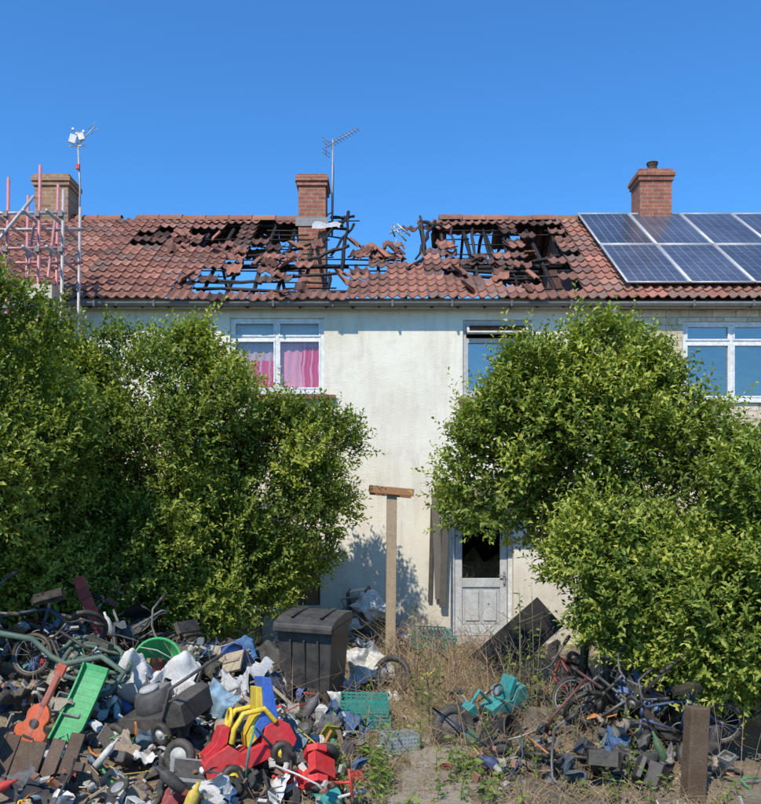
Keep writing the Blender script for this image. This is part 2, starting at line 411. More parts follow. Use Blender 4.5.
def window(parent,x0,x1,z0,z1,mull=(),trans=None,glass=M_GLASS,col=WH,openlight=False,yy=.07):
    y=WY+yy; f=.055; mb=MB()
    mb.box(((x0+f/2),y,(z0+z1)/2),(f,.07,z1-z0),col); mb.box((x1-f/2,y,(z0+z1)/2),(f,.07,z1-z0),col)
    mb.box(((x0+x1)/2,y,z0+f/2),(x1-x0-2*f,.07,f),col); mb.box(((x0+x1)/2,y,z1-f/2),(x1-x0-2*f,.07,f),col)
    mb.box(((x0+x1)/2,y-.05,z0-.015),(x1-x0+.06,.12,.03),col)
    cuts=[x0+f]+list(mull)+[x1-f]
    for m in mull: mb.box((m,y,(z0+z1)/2),(.05,.064,z1-z0-2*f),col)
    if trans:
        for i in range(len(cuts)-1):
            a=cuts[i]+(.025 if i else 0); b=cuts[i+1]-(.025 if i<len(cuts)-2 else 0)
            mb.box(((a+b)/2,y,trans),(b-a,.06,.05),col)
    gb=MB()
    for i in range(len(cuts)-1):
        a=cuts[i]+(.025 if i else 0); b=cuts[i+1]-(.025 if i<len(cuts)-2 else 0)
        zz=[(z0+f,(trans-.025) if trans else z1-f)]
        if trans: zz.append((trans+.025,z1-f))
        for k,(c,d) in enumerate(zz):
            if openlight and k==1:
                R=Matrix.Translation(((a+b)/2,y-.03,d))@Euler((rad(-38),0,0)).to_matrix().to_4x4(); h=d-c; w=b-a
                mb.box((0,0,-.02),(w,.04,.04),col,M=R); mb.box((0,0,-h+.02),(w,.04,.04),col,M=R)
                mb.box((-w/2+.02,0,-h/2),(.04,.04,h-.08),col,M=R); mb.box((w/2-.02,0,-h/2),(.04,.04,h-.08),col,M=R)
                gb.box((0,0,-h/2),(w-.08,.01,h-.08),(1,1,1),M=R)
                continue
            s=.028
            mb.box((a+s/2,y-.012,(c+d)/2),(s,.06,d-c),col); mb.box((b-s/2,y-.012,(c+d)/2),(s,.06,d-c),col)
            mb.box(((a+b)/2,y-.012,c+s/2),(b-a-2*s,.06,s),col); mb.box(((a+b)/2,y-.012,d-s/2),(b-a-2*s,.06,s),col)
            gb.box(((a+b)/2,y,(c+d)/2),(b-a-2*s,.01,d-c-2*s),(1,1,1))
    mb.build('window_frame',M_TRIM,parent,.004)
    if gb.v: gb.build('window_pane',glass,parent)
def sill(parent,x0,x1,z):
    mb=MB(); x=x0
    while x<x1:
        w=.105; v=random.uniform(.7,1.15)
        if random.random()>.05: mb.box((x+w/2,WY-.03,z-.04+random.uniform(-.004,.004)),(w-.01,.14,.07),(.3*v,.13*v,.09*v),(8,0,0))
        x+=w
    mb.build('brick_sill',M_MATTE,parent,.006)

burnt=empty('burnt_terraced_house'); nbL=empty('terraced_house'); nbR=empty('terraced_house.001')
xa,xb=-4.72,3.42
WL=(-2.32,-.87,3.88,5.03); WR=(1.27,2.33,3.83,5.0); DR=(1.08,2.05,0.0,2.03)
GW=(-2.6,-.93,.6,1.7)
wall('front_wall',xa,xb,-.2,5.2,[WL,WR,DR,GW],WY,.25,M_RENDER,burnt)
WN=(4.66,6.15,3.75,4.98)
wall('front_wall',xb,14,-.2,5.2,[WN,(8.5,9.9,3.8,5.0),(4.8,6.4,.9,2.1)],WY+.003,.25,M_BLOCK,nbR)
WLn=(-6.2,-4.95,3.9,5.03)
wall('front_wall',-14,xa,-.2,5.2,[WLn,(-9.5,-8.2,3.9,5.03)],WY+.003,.25,M_RENDER,nbL)
for par,a,b in ((burnt,xa,xb),(nbL,-14,xa-.004),(nbR,xb+.004,14)):
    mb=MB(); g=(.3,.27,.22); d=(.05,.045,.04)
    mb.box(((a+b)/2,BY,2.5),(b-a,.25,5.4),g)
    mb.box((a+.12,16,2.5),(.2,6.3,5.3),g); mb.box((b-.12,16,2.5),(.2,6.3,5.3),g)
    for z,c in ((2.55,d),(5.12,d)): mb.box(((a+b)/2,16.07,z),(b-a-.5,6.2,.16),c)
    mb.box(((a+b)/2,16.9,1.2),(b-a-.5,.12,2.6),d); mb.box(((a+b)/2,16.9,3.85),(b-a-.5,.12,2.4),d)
    mb.build('inner_structure',M_MATTE,par)
for x,par in ((xa+.02,burnt),(xb-.02,burnt),(-13.9,nbL),(13.9,nbR)):
    mb=MB(); mb.prism([(-3.25,5.2),(3.25,5.2),(0,7.5)],.2,(1,1,1),T(x,16,0,0,0,90)); mb.build('party_wall',M_BRICK,par)
tiles('roof_tiles',xa,xb,HF,False,burnt); tiles('roof_tiles_rear',xa,xb,HB,True,burnt)
tiles('roof_tiles',-14,xa,None,False,nbL); tiles('roof_tiles_rear',-14,xa,None,True,nbL)
tiles('roof_tiles',xb,14,None,False,nbR); tiles('roof_tiles_rear',xb,14,None,True,nbR)
mb=MB(); ridge_tiles(mb,xa,xb,lambda x:(-1.75<x<.72) or random.random()<.05); mb.build('ridge_tiles',M_TILE,burnt)
mb=MB(); ridge_tiles(mb,-14,xa-.3); mb.build('ridge_tiles',M_TILE,nbL)
mb=MB(); ridge_tiles(mb,xb,14); mb.build('ridge_tiles',M_TILE,nbR)
for par,a,b in ((nbL,-14,xa),(nbR,xb,14)):
    mb=MB()
    for bk in (False,True):
        mb.add([roofP(a,0,-.01,bk),roofP(b,0,-.01,bk),roofP(b,1,-.01,bk),roofP(a,1,-.01,bk)],[(0,1,2,3)],(.03,.03,.03))
    mb.build('roof_felt',M_MATTE,par)
mb=MB(); CH=[(.018,.016,.015),(.03,.026,.023),(.012,.011,.011),(.05,.042,.036)]
def beam(p,q,w,h,col,n=5,wob=.012):
    p=Vector(p);q=Vector(q); pts=[];rs=[]
    for i in range(n+1):
        a=i/n; c=p.lerp(q,a)+Vector((random.gauss(0,wob),random.gauss(0,wob*.4),random.gauss(0,wob*.6))) if 0<i<n else p.lerp(q,a)
        pts.append(c); rs.append((w+h)/2*.56*random.uniform(.62,1.08))
    mb.tube(pts,rs,col,4)
x=xa+.3
while x<xb-.1:
    for bk in (False,True):
        segs=[(0,1)]
        if not bk and -.95<x<.74: segs=[(0,random.uniform(.34,.56))]
        if bk and -1.0<x<.95: segs=[(0,random.uniform(.3,.55))]
        elif bk and random.random()<.35 and -4<x<2.6: segs=[(0,random.uniform(.4,.6)),(random.uniform(.75,.9),1)]
        for a,b in segs: beam(roofP(x,a,-.1,bk),roofP(x+random.gauss(0,.02),b,-.1,bk),.055,.1,random.choice(CH))
    x+=.40
for bk,H in ((False,HF),(True,HB)):
    r=.288
    while r<SL:
        t=r/SL; x=xa+.1
        while x<xb:
            L=random.uniform(.4,.9); near=burn(x+L/2,t,H)
            gap=(not bk and -.95<x<.7 and t>.56) or (bk and -1<x<.95 and t>.35)
            if not gap and not(near>.2 and random.random()<.55): beam(roofP(x,t,-.03,bk),roofP(min(x+L,xb),t+random.gauss(0,.008)*(near>0),-.03,bk),.035,.022,random.choice(CH),2,.006)
            x+=L
        r+=.288
beam((xa,16,7.6),(-.72,16,7.62),.04,.14,CH[0],9,.01); beam((.82,16,7.6),(xb,16,7.62),.04,.14,CH[0],8,.01)
beam(roofP(xa,.5,-.2),roofP(-.55,.5,-.2),.08,.12,CH[1],8,.01); beam(roofP(.75,.48,-.2),roofP(xb,.5,-.2),.08,.12,CH[1],6,.01)
beam(roofP(xa,.55,-.2,True),roofP(-2.6,.55,-.2,True),.08,.1,CH[1],8,.01)
for p in ((-1.5,.9,0,-.62,.82,.05),(-.64,.28,0,-.62,1.0,.16),(-.85,.5,0,-.5,.85,.1),(-1.7,.55,-.04,-1.0,.74,-.02),(-.6,.98,.08,-.98,.8,.05),(-1.3,.45,-.04,-.55,.55,.1),(-1.0,.6,.1,-.7,1.02,.05),(-.95,.95,.1,-.5,.98,.1),
          (.76,.5,.0,.76,.98,.1),(.6,.45,.0,1.05,.95,.05),(.74,.9,.1,1.15,.86,.05),(1.1,.33,-.03,2.6,.31,-.03),(1.2,.27,-.04,2.5,.24,-.04),(1.55,.2,-.05,1.75,.9,-.05),(2.15,.12,-.05,2.3,.92,-.06),(1.85,.3,-.04,1.95,.9,-.06),(1.3,.5,.0,1.35,.92,0),(.4,.3,.02,.72,.42,.05),(2.6,.45,-.04,3.1,.52,-.04),(-2.4,.5,-.03,-1.75,.55,-.03),(-2.9,.14,-.05,-.5,.11,-.05),(-2.9,.22,-.03,-1.9,.2,-.04),(-1.6,.25,-.03,-.6,.3,-.02)):
    beam(roofP(*p[:3]),roofP(*p[3:]),.045,.075,random.choice(CH),6,.018)
for i in range(60):
    x=random.uniform(-3.2,2.9); y=random.uniform(13.2,16.5); a=random.uniform(0,3.14); L=random.uniform(.4,1.3)
    beam((x,y,5.25+random.uniform(0,.25)),(x+L*math.cos(a),y+L*math.sin(a),5.3+random.uniform(0,.6)),.05,.08,random.choice(CH),3)
mb.build('charred_roof_timbers',M_CHAR,burnt)
mb=MB()
for i in range(50):
    x,t=random.choice([(random.uniform(-3.2,-.4),random.uniform(.02,.36)),(random.uniform(-.45,.4),random.uniform(.4,.6)),(random.uniform(1.1,2.6),random.uniform(.05,.6)),(random.uniform(-2.6,-.9),random.uniform(.3,.6)),(random.uniform(-4.2,-2.6),random.uniform(.5,.75))])
    p=roofP(x,t,.06+random.uniform(0,.04)); v=random.uniform(.25,1.15); L=random.uniform(.12,.34)
    M=Matrix.Translation(p)@Euler((rad(35+random.gauss(0,8)),rad(random.gauss(0,8)),rad(random.gauss(0,35)))).to_matrix().to_4x4()
    vs=[];k=9; wd=random.uniform(.08,.14)
    for e in (-L/2,L/2):
        for th in (0,-.015):
            for u in np.linspace(-wd,wd,k): vs.append((u,e+.03*math.sin(u*60+i),.02*math.cos(2*math.pi*u/.15)+th))
    fs=[]
    for j in range(k-1): fs+=[(j,j+1,2*k+j+1,2*k+j),(k+j,3*k+j,3*k+j+1,k+j+1),(j,k+j,k+j+1,j+1)]
    mb.add(vs,fs,(.3*v,.125*v,.085*v),False,M)
mb.build('slipped_tiles',M_TILE,burnt)

for par,a,b in ((burnt,xa,xb),(nbL,-14,xa-.01),(nbR,xb+.01,14)):
    mb=MB()
    mb.box(((a+b)/2,12.62,5.19),(b-a,.13,.03),(.6,.56,.48)); mb.box(((a+b)/2,12.545,5.21),(b-a,.02,.15),(.5,.47,.4))
    pr=[(.055*math.cos(q),.055*math.sin(q)) for q in np.linspace(math.pi,2*math.pi,9)]; pi_=[(.048*math.cos(q),.048*math.sin(q)) for q in np.linspace(2*math.pi,math.pi,9)]
    mb.prism(pr+pi_,b-a,(.16,.155,.15) if par is not nbR else (.3,.3,.29),T((a+b)/2,12.475,5.21,0,0,90))
    x=a+.4
    while x<b: mb.box((x,12.475,5.185),(.03,.13,.09),(.1,.1,.1)); x+=.9
    mb.build('gutter_and_fascia',M_TRIM,par)
for par,x in ((burnt,-4.55),(nbR,3.55)):
    mb=MB(); mb.tube([(x,12.5,5.18),(x,12.5,5.08),(x,12.64,4.95),(x,12.64,.1)],.034,(.5,.5,.48) if par is burnt else (.3,.29,.27),10); mb.build('downpipe',M_TRIM,par)
sill(burnt,WL[0]-.05,WL[1]+.08,WL[2]-.03); sill(burnt,WR[0]-.08,WR[1]+.05,WR[2]-.03)
window(burnt,*WL,mull=(-1.6,),trans=4.72,glass=M_GLASSC)
window(burnt,*WR,trans=4.70,openlight=True,col=(.5,.48,.45))
window(nbR,*WN,mull=(5.42,),trans=4.66); window(nbR,8.5,9.9,3.8,5.0,mull=(9.2,),trans=4.7); window(nbR,4.8,6.4,.9,2.1,mull=(5.6,))
window(nbL,*WLn,mull=(-5.6,),trans=4.72); window(nbL,-9.5,-8.2,3.9,5.03,mull=(-8.9,),trans=4.72)
mb=MB(); mb.box((3.58,WY-.01,4.82),(.1,.04,.17),(.25,.09,.06)); mb.build('air_brick',M_MATTE,nbR,.004)
mb=MB()
for (a,b,c,z0,z1,sd) in ((-2.25,-1.62,(.6,.38,.42),3.93,4.72,1),(-2.0,-1.62,(.8,.05,.14),3.93,4.4,2),(-1.58,-.9,(.85,.33,.42),3.93,4.72,3),(-1.22,-.9,(.75,.05,.13),4.0,4.66,4),(-1.58,-1.42,(.8,.06,.14),3.95,4.5,0)):
    n=26; vs=[]
    for j in range(9):
        for i in range(n+1):
            xx=a+(b-a)*i/n+.08*noise.noise(Vector((j*.35,sd,0)))*(j/8); vs.append((xx,WY+.150-.008*sd+.012*math.sin(i*1.3+sd+j*.25),z1-(z1-z0)*j/8-.12*abs(noise.noise(Vector((i*.15,sd,1))))))
    mb.add(vs,[(j*(n+1)+i,j*(n+1)+i+1,(j+1)*(n+1)+i+1,(j+1)*(n+1)+i) for j in range(8) for i in range(n)],c,True)
mb.box((-1.6,WY+.2,4.85),(1.4,.02,.34),(.6,.62,.6)); mb.build('torn_curtain',M_CURT,burnt)
mb=MB(); x0,x1=DR[0],DR[1]; y=WY+.15; DG=(.56,.57,.56)
mb.box((x0+.035,y,1.02),(.07,.08,2.02),(.66,.66,.64)); mb.box((x1-.035,y,1.02),(.07,.08,2.02),WH); mb.box(((x0+x1)/2,y,1.99),(x1-x0-.14,.08,.07),(.5,.5,.48)); mb.box(((x0+x1)/2,y-.1,.06),(x1-x0,.26,.1),(.5,.5,.48))
a,b=x0+.08,x1-.08
for xx in (a+.055,b-.055): mb.box((xx,y,1.03),(.11,.055,1.83),DG)
for zz,h in ((.2,.17),(.94,.14),(1.88,.12)): mb.box(((a+b)/2,y,zz),(b-a-.22,.055,h),DG)
mb.box(((a+b)/2,y+.01,.58),(b-a-.22,.03,.58),(.48,.49,.49))
for k in (-1,1): mb.box(((a+b)/2+k*.14,y-.01,.58),(.2,.03,.46),(.55,.56,.55))
mb.box((b-.05,y-.045,1.02),(.03,.04,.2),(.3,.3,.3)); mb.box((b-.08,y-.07,1.05),(.1,.02,.02),(.3,.3,.3))
mb.build('front_door',M_PLAS,burnt,.006)
mb=MB(); mb.add([(a+.11,y,1.01),(b-.11,y,1.01),(b-.11,y,1.4),(a+.45,y,1.25),(a+.3,y,1.5),(a+.11,y,1.3)],[(0,1,2,3,4,5)],(1,1,1)); mb.build('broken_door_glass',M_GLASS,burnt)
mb=MB(); mb.box((1.5,WY-.3,2.37),(1.35,.6,.07),(.13,.11,.095),(4,0,0)); mb.box((1.5,WY-.61,2.33),(1.35,.03,.12),(.2,.16,.12))
for xx in (.9,2.12): mb.prism([(0,0),(-.4,.28),(-.4,.32),(0,.32)],.05,(.2,.16,.12),T(xx,WY,2.0,0,0,90))
mb.box((.98,WY-.09,1.45),(.1,.05,1.75),(.09,.085,.08),(0,2,0)); mb.box((.87,WY-.06,1.5),(.12,.03,1.6),(.16,.145,.13),(0,-2,0)); mb.box((.78,WY-.035,1.4),(.06,.02,1.5),(.06,.057,.052),(0,1.5,0))
mb.build('door_canopy',M_WOOD,burnt,.005)
mb=MB()
mb.box((-1.77,WY+.06,1.15),(1.66,.03,1.1),(.22,.11,.055))
for i in range(8): mb.box((-2.5+i*.205,WY+.035,1.15),(.19,.018,1.08),(.2+.03*(i%3),.1+.012*(i%2),.05))
mb.build('boarded_window',M_WOOD,burnt,.003)
mb=MB(); mb.box((1.55,WY-.35,.06),(1.5,.7,.14),(.4,.37,.32)); mb.build('door_step',M_MATTE,burnt,.01)

def chimney(x0,x1,y,zb,zt,mat,par,pots=1):
    w=x1-x0; cx=(x0+x1)/2; d=.55; wh=(1,1,1); mb=MB()
    mb.box((cx,y,(zb+zt-.22)/2),(w,d,zt-.22-zb),wh); mb.box((cx,y,zt-.18),(w+.06,d+.06,.078),wh); mb.box((cx,y,zt-.10),(w+.11,d+.11,.078),wh); mb.box((cx,y,zt-.03),(w+.04,d+.04,.06),wh)
    mb.build('chimney_stack',mat,par,.004)
    mb=MB(); mb.box((cx,y,zt+.02),(w-.06,d-.06,.05),(.35,.32,.28),top=(.7,.7))
    if pots:
        mb.lathe([(.1,0),(.095,.05),(.085,.14),(.1,.15),(.1,.17),(.07,.17)],(.06,.05,.045),T(cx+.02,y,zt+.03)); mb.lathe([(.11,0),(.11,.02),(.03,.05)],(.03,.03,.03),T(cx+.02,y,zt+.21))
    for k in (-1,1): mb.box((cx,y+k*(d/2+.012),7.47),(w+.1,.015,.16),(.3,.31,.32))
    mb.build('chimney_cap',M_MATTE,par)
chimney(-1.53,-1.02,15.62,5.2,8.36,M_BRICK,burnt,0)
mb=MB(); mb.sheet(.5,.2,(.5,.51,.53),T(-1.0,15.2,7.36,38,0,5),.03,6,seed=3); mb.build('lead_flashing',M_MATTE,burnt)
chimney(-6.6,-5.96,16.0,7.0,8.52,M_BRICKB,nbL,0)
chimney(4.95,5.56,16.0,7.0,8.62,M_BRICK,nbR,1)

AL=(.4,.4,.41)
def yagi(name,x,y,z0,z1,dirx,n=9,L=.55):
    mb=MB(); mb.tube([(x,y,z0),(x+.02,y,z1)],.017,AL,8)
    d=Vector((dirx,-.45,.3)).normalized(); s=d.cross(Vector((0,0,1))).normalized(); o=Vector((x+.02,y,z1-.08))
    mb.tube([o-d*.18,o+d*L],.01,AL,6)
    for i in range(n):
        p=o+d*(L*i/(n-1)); h=.13-.006*i; mb.tube([p-s*h,p+s*h],.006,AL,5)
    up=Vector((0,0,1))
    for q in (-.14,-.07,.07,.14): mb.tube([o-d*.16+up*q-s*.16,o-d*.16+up*q+s*.16],.006,AL,5)
    mb.tube([o-d*.16-up*.16,o-d*.16+up*.16],.008,AL,5)
    mb.tube([(x,y,z0+.1),(x-.06,y+.15,z0+.1)],.012,AL,6); mb.tube([(x,y,z0+.45),(x-.1,y+.02,z0+.4)],.012,AL,6)
    mb.tube([(x,y,z1-.1),(x+.04,y,z1-.6),(x+.02,y,z0)],.005,(.03,.03,.03),5)
    return mb.build(name,M_METAL)
yagi('television_aerial',-.93,15.75,7.35,9.2,.9)
mb=MB(); x=-5.78;y=15.8; W_=(.75,.76,.76)
mb.tube([(x,y,7.2),(x+.02,y,8.3),(x-.02,y,9.15)],.02,AL,8); mb.tube([(x-.02,y,9.1),(x+.12,y-.05,9.22),(x+.34,y-.1,9.42)],.01,AL,6)
mb.box((x-.1,y-.05,9.2),(.12,.07,.16),W_,(0,15,15)); mb.box((x+.06,y-.05,9.24),(.11,.07,.12),W_,(0,-15,10)); mb.tube([(x-.18,y,9.08),(x+.14,y,9.1)],.014,W_,6)
for a in (0,2.1,4.2): mb.tube([(x-.02,y,9.34),(x-.02+.1*math.cos(a),y+.1*math.sin(a),9.36)],.005,W_,5); mb.lathe([(.005,-.02),(.028,0),(.03,.02)],W_,T(x-.02+.11*math.cos(a),y+.11*math.sin(a),9.36,90,0,0),8)
mb.tube([(x-.02,y,9.1),(x-.02,y,9.36)],.009,W_,6)
mb.tube([(x+.26,y-.08,9.28),(x+.42,y-.14,9.36)],.006,AL,5); mb.tube([(x+.2,y-.08,9.36),(x+.38,y-.14,9.5)],.006,AL,5)
mb.box((x-.01,y-.03,8.68),(.07,.05,.09),(.5,.04,.05))
mb.build('weather_station_mast',M_METAL)
mb=MB(); c=Vector((.3,15.2,7.1)); mb.tube([(.25,15.2,6.2),(.27,15.2,6.9),c],.018,AL,8)
for a,b in (((-.1,0,.35),(.25,0,-.05)),((-.2,0,.15),(.12,0,.28)),((.0,0,.4),(.35,0,.1)),((-.15,-.1,.3),(-.05,.1,.1))): mb.tube([c+Vector(a)*.7,c+Vector(b)*.7],.016,(.55,.57,.6),6)
for i in range(6): mb.tube([c+Vector((-.1+i*.06,-.1,.22-i*.04)),c+Vector((-.05+i*.06,.1,.3-i*.04))],.007,AL,5)
mb.build('fallen_television_aerial',M_METAL)

mb=MB(); fr=MB(); pw=.97; rows=[(.09,.53),(.54,.985)]
for r,(t0,t1) in enumerate(rows):
    for c in range(7):
        x0=3.80+c*(pw+.02)
        A=roofP(x0,t0,.14);B=roofP(x0+pw,t0,.14);C=roofP(x0+pw,t1,.14);D=roofP(x0,t1,.14)
        v=random.uniform(.85,1.2)
        ux=(B-A); uy=(D-A); n=ux.cross(uy).normalized()
        mb.add([A+n*.001,B+n*.001,C+n*.001,D+n*.001],[(0,1,2,3)],(.26,.28,.31))
        nxc,nyc=6,10
        for i in range(nxc):
            for j in range(nyc):
                e=.035; ax=.03+(i+e)/nxc*.94; bx=.03+(i+1-e)/nxc*.94; ay=.015+(j+e)/nyc*.97; by=.015+(j+1-e)/nyc*.97
                q=v*random.uniform(.9,1.1)
                mb.add([A+ux*p+uy*s+n*.003 for p,s in ((ax,ay),(bx,ay),(bx,by),(ax,by))],[(0,1,2,3)],(.06*q,.07*q,.10*q))
        for p,q in ((A,B),(B,C),(C,D),(D,A)): fr.tube([p,q],.017,(.6,.61,.62),4)
        fr.tube([roofP(x0+.2,t0,.06),roofP(x0+.2,t1,.06)],.02,(.3,.3,.3),4)
sp=empty('solar_panel_array'); mb.build('panel_cells',M_SOLAR,sp); fr.build('panel_frames',M_METAL,sp)

mb=MB(); ST=(.5,.47,.48); PK=(.62,.25,.28)
sx=[-5.95,-5.4,-4.95,-4.62]
for i,x in enumerate(sx):
    for y in (11.7,12.35):
        mb.tube([(x,y,0),(x+.12,y,6.6+.35*((i*7)%3)/2)],.024,PK if (i in (1,2)) else ST,8)
for z in (4.95,5.75,6.25):
    for y in (11.68,12.33): mb.tube([(-6.6,y,z),(-4.45,y,z+.02)],.024,ST if z!=5.75 else PK,8)
    for x in sx: mb.tube([(x,11.4,z-.05),(x,12.6,z-.05)],.024,ST,8)
mb.tube([(-6.2,11.66,4.9),(-4.9,11.66,6.5)],.024,ST,8); mb.tube([(-5.0,11.66,5.0),(-5.8,11.66,6.6)],.022,PK,8)
for y in (11.8,12.03,12.26): mb.box((-5.6,y,5.0),(2.0,.22,.04),(.5,.4,.26))
for x in (-5.2,-4.9): mb.tube([(x,11.5,3.2),(x+.1,12.2,6.5)],.022,(.6,.28,.28),6)
for k in range(12): mb.tube([(-5.2+.1*k/12,11.5+.7*k/12,3.3+k*.27),(-4.9+.1*k/12,11.5+.7*k/12,3.3+k*.27)],.014,(.6,.3,.3),6)
for x in sx:
    for z in (4.95,5.75,6.25): mb.box((x+.09,11.69,z),(.07,.09,.08),(.2,.19,.18))
mb.box((-4.78,11.75,5.12),(.35,.4,.2),(.6,.52,.38))
mb.build('scaffold',M_METAL)

# ---------------------------------------------------------------- shrubs
def norm(a): return a/np.maximum(np.linalg.norm(a,axis=-1,keepdims=True),1e-9)
def shrub(name,blobs,nsub,nspr,ls,mat,stems,seed,shoots=200,zmin=.15,subr=(.28,.55)):
    g=np.random.default_rng(seed); par=empty(name)
    B=np.array(blobs,float); C=B[:,:3]; R=B[:,3:]
    wt=(R[:,0]*R[:,1]*R[:,2])**(2/3); wt/=wt.sum()
    S=[]
    while len(S)<nsub:
        i=g.choice(len(B),p=wt); d=norm(g.normal(size=3))
        p=C[i]+R[i]*d*g.uniform(.72,1.02)
        q=np.sqrt((((p-C)/R)**2).sum(1)); q[i]=2
        if q.min()<.6 or p[2]<zmin: continue
        if d[1]>.75 and g.random()<.6: continue
        S.append((*p,g.uniform(*subr),i,g.random()))
    S=np.array(S)
    def make(cnt,kl,lenr,pos=None,tone=None,dirs=None):
        if pos is None:
            w=S[:,3]**2; w/=w.sum(); k=g.choice(len(S),cnt,p=w); d=norm(g.normal(size=(cnt,3)))
            out=norm((S[k,:3]-C[S[k,4].astype(int)])/R[S[k,4].astype(int)])
            d=norm(d+out*.55+np.array([0,0,.2]))
            rr=S[k,3]*(g.random(cnt)**.35)
            pos=S[k,:3]+d*rr[:,None]*np.array([1,1,.85])
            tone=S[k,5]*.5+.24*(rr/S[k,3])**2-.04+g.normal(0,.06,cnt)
            dirs=norm(d*.7+out*.35+np.array([0,0,.55])+g.normal(0,.3,(cnt,3)))
        L=g.uniform(*lenr,cnt)
        m=pos[:,2]>zmin; pos,tone,dirs,L=pos[m],tone[m],dirs[m],L[m]; cnt=len(pos)
        t=(np.arange(kl)/(kl-1))
        bend=g.normal(0,.25,(cnt,1,3))
        base=pos[:,None,:]+dirs[:,None,:]*(L[:,None]*t[None,:])[:,:,None]+bend*(L[:,None]*t[None,:]**2)[:,:,None]*.6
        ref=norm(g.normal(size=(cnt,3))); u=norm(np.cross(dirs,ref)); v=np.cross(dirs,u)
        ang=np.arange(kl)*2.4+g.uniform(0,.6,(cnt,kl))
        side=u[:,None,:]*np.cos(ang)[...,None]+v[:,None,:]*np.sin(ang)[...,None]
        ld=norm(side*.8+dirs[:,None,:]*.75+g.normal(0,.25,(cnt,kl,3)))
        nn=norm(np.cross(ld,np.cross(dirs[:,None,:]+np.array([0,0,.8]),ld))+g.normal(0,.35,(cnt,kl,3)))
        sd=norm(np.cross(ld,nn)); nn=np.cross(sd,ld)
        s=ls*g.uniform(.6,1.25,(cnt,kl,1))*(1-.35*t[None,:,None])
        b=base; tip=base+ld*s-nn*s*.12; l=base+ld*s*.5+sd*s*.25+nn*s*.07; r=base+ld*s*.5-sd*s*.25+nn*s*.07
        V=np.stack([b,l,tip,r],2).reshape(-1,3)
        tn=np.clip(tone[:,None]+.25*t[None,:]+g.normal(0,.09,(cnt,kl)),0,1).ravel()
        return V,np.repeat(tn,4)
    P=[make(nspr,9,(.10,.30))]
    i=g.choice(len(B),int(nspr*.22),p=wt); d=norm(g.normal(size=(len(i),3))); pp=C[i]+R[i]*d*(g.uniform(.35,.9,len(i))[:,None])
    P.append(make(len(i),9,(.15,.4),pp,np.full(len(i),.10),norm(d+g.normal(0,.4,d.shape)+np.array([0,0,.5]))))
    k=g.choice(len(S),shoots); out=norm((S[k,:3]-C[S[k,4].astype(int)])/R[S[k,4].astype(int)])
    dd=norm(out*.7+np.array([0,0,.8])+g.normal(0,.25,(shoots,3))); P.append(make(shoots,22,(.25,.65),S[k,:3]+out*S[k,3:4]*.6,np.full(shoots,.6),dd))
    V=np.concatenate([p[0] for p in P]); tn=np.concatenate([p[1] for p in P]); n=len(V)//4
    o=np.arange(n)*4; F=np.concatenate([np.stack([o,o+1,o+2],1),np.stack([o,o+2,o+3],1)])
    C4=np.stack([tn,tn,tn,np.ones_like(tn)],1)
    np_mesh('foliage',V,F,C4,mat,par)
    mb=MB()
    for (bx,by) in stems:
        for q in range(9):
            s=S[g.integers(len(S))]
            if abs(s[0]-bx)>2.0: continue
            p0=Vector((bx+g.normal(0,.08),by+g.normal(0,.08),gh(bx,by)-.05)); p3=Vector(s[:3]); pts=[]
            for a in np.linspace(0,1,9):
                h=a**.65; c=Vector((p0.x+(p3.x-p0.x)*a**1.3,p0.y+(p3.y-p0.y)*a**1.3,p0.z+(p3.z-p0.z)*h)); c+=Vector(g.normal(0,.035,3)); pts.append(c)
            r0=g.uniform(.018,.04); mb.tube(pts,[r0*(1-.75*a) for a in np.linspace(0,1,9)],(.12,.1,.075),6)
            for k2 in range(3):
                st=pts[4+k2]; e=st+Vector(g.normal(0,.35,3))+Vector((0,0,.2)); mb.tube([st,st.lerp(e,.5)+Vector(g.normal(0,.03,3)),e],[r0*.4,r0*.25,r0*.1],(.13,.11,.08),5)
    mb.build('stems',M_WOOD,par)
    return par
LB=[(-3.0,10.4,2.8,1.3,1.0,1.42),(-1.5,10.7,2.2,.9,.75,1.0),(-1.0,10.75,2.8,.55,.5,.48),(-2.15,10.5,3.2,.6,.5,.5),(-4.5,10.0,2.6,1.2,1.2,1.4),(-3.8,10.1,2.4,1.0,.9,1.2),(-3.1,9.7,1.3,1.2,.8,.8),(-2.0,10.2,1.25,.6,.7,.55),(-6.2,10,2.5,1.1,1.2,1.3),(-3.9,9.2,1.3,.8,.6,.7)]
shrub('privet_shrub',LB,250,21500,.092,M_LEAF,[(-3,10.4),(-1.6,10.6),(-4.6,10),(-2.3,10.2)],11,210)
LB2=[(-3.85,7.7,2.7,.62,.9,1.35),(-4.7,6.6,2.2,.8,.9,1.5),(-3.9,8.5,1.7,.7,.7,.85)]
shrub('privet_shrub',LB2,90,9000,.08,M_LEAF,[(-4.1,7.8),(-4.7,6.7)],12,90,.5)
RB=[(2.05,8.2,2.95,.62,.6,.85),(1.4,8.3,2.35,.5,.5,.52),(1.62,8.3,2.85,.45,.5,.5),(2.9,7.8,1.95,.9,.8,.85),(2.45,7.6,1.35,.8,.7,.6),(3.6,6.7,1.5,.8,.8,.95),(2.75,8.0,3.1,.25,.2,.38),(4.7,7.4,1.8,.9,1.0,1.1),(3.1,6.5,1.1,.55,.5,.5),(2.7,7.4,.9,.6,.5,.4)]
shrub('privet_shrub',RB,225,20000,.085,M_LEAF2,[(2.1,8.2),(2.7,7.8),(3.5,6.9),(2.2,7.7)],13,190,.3,(.22,.42))

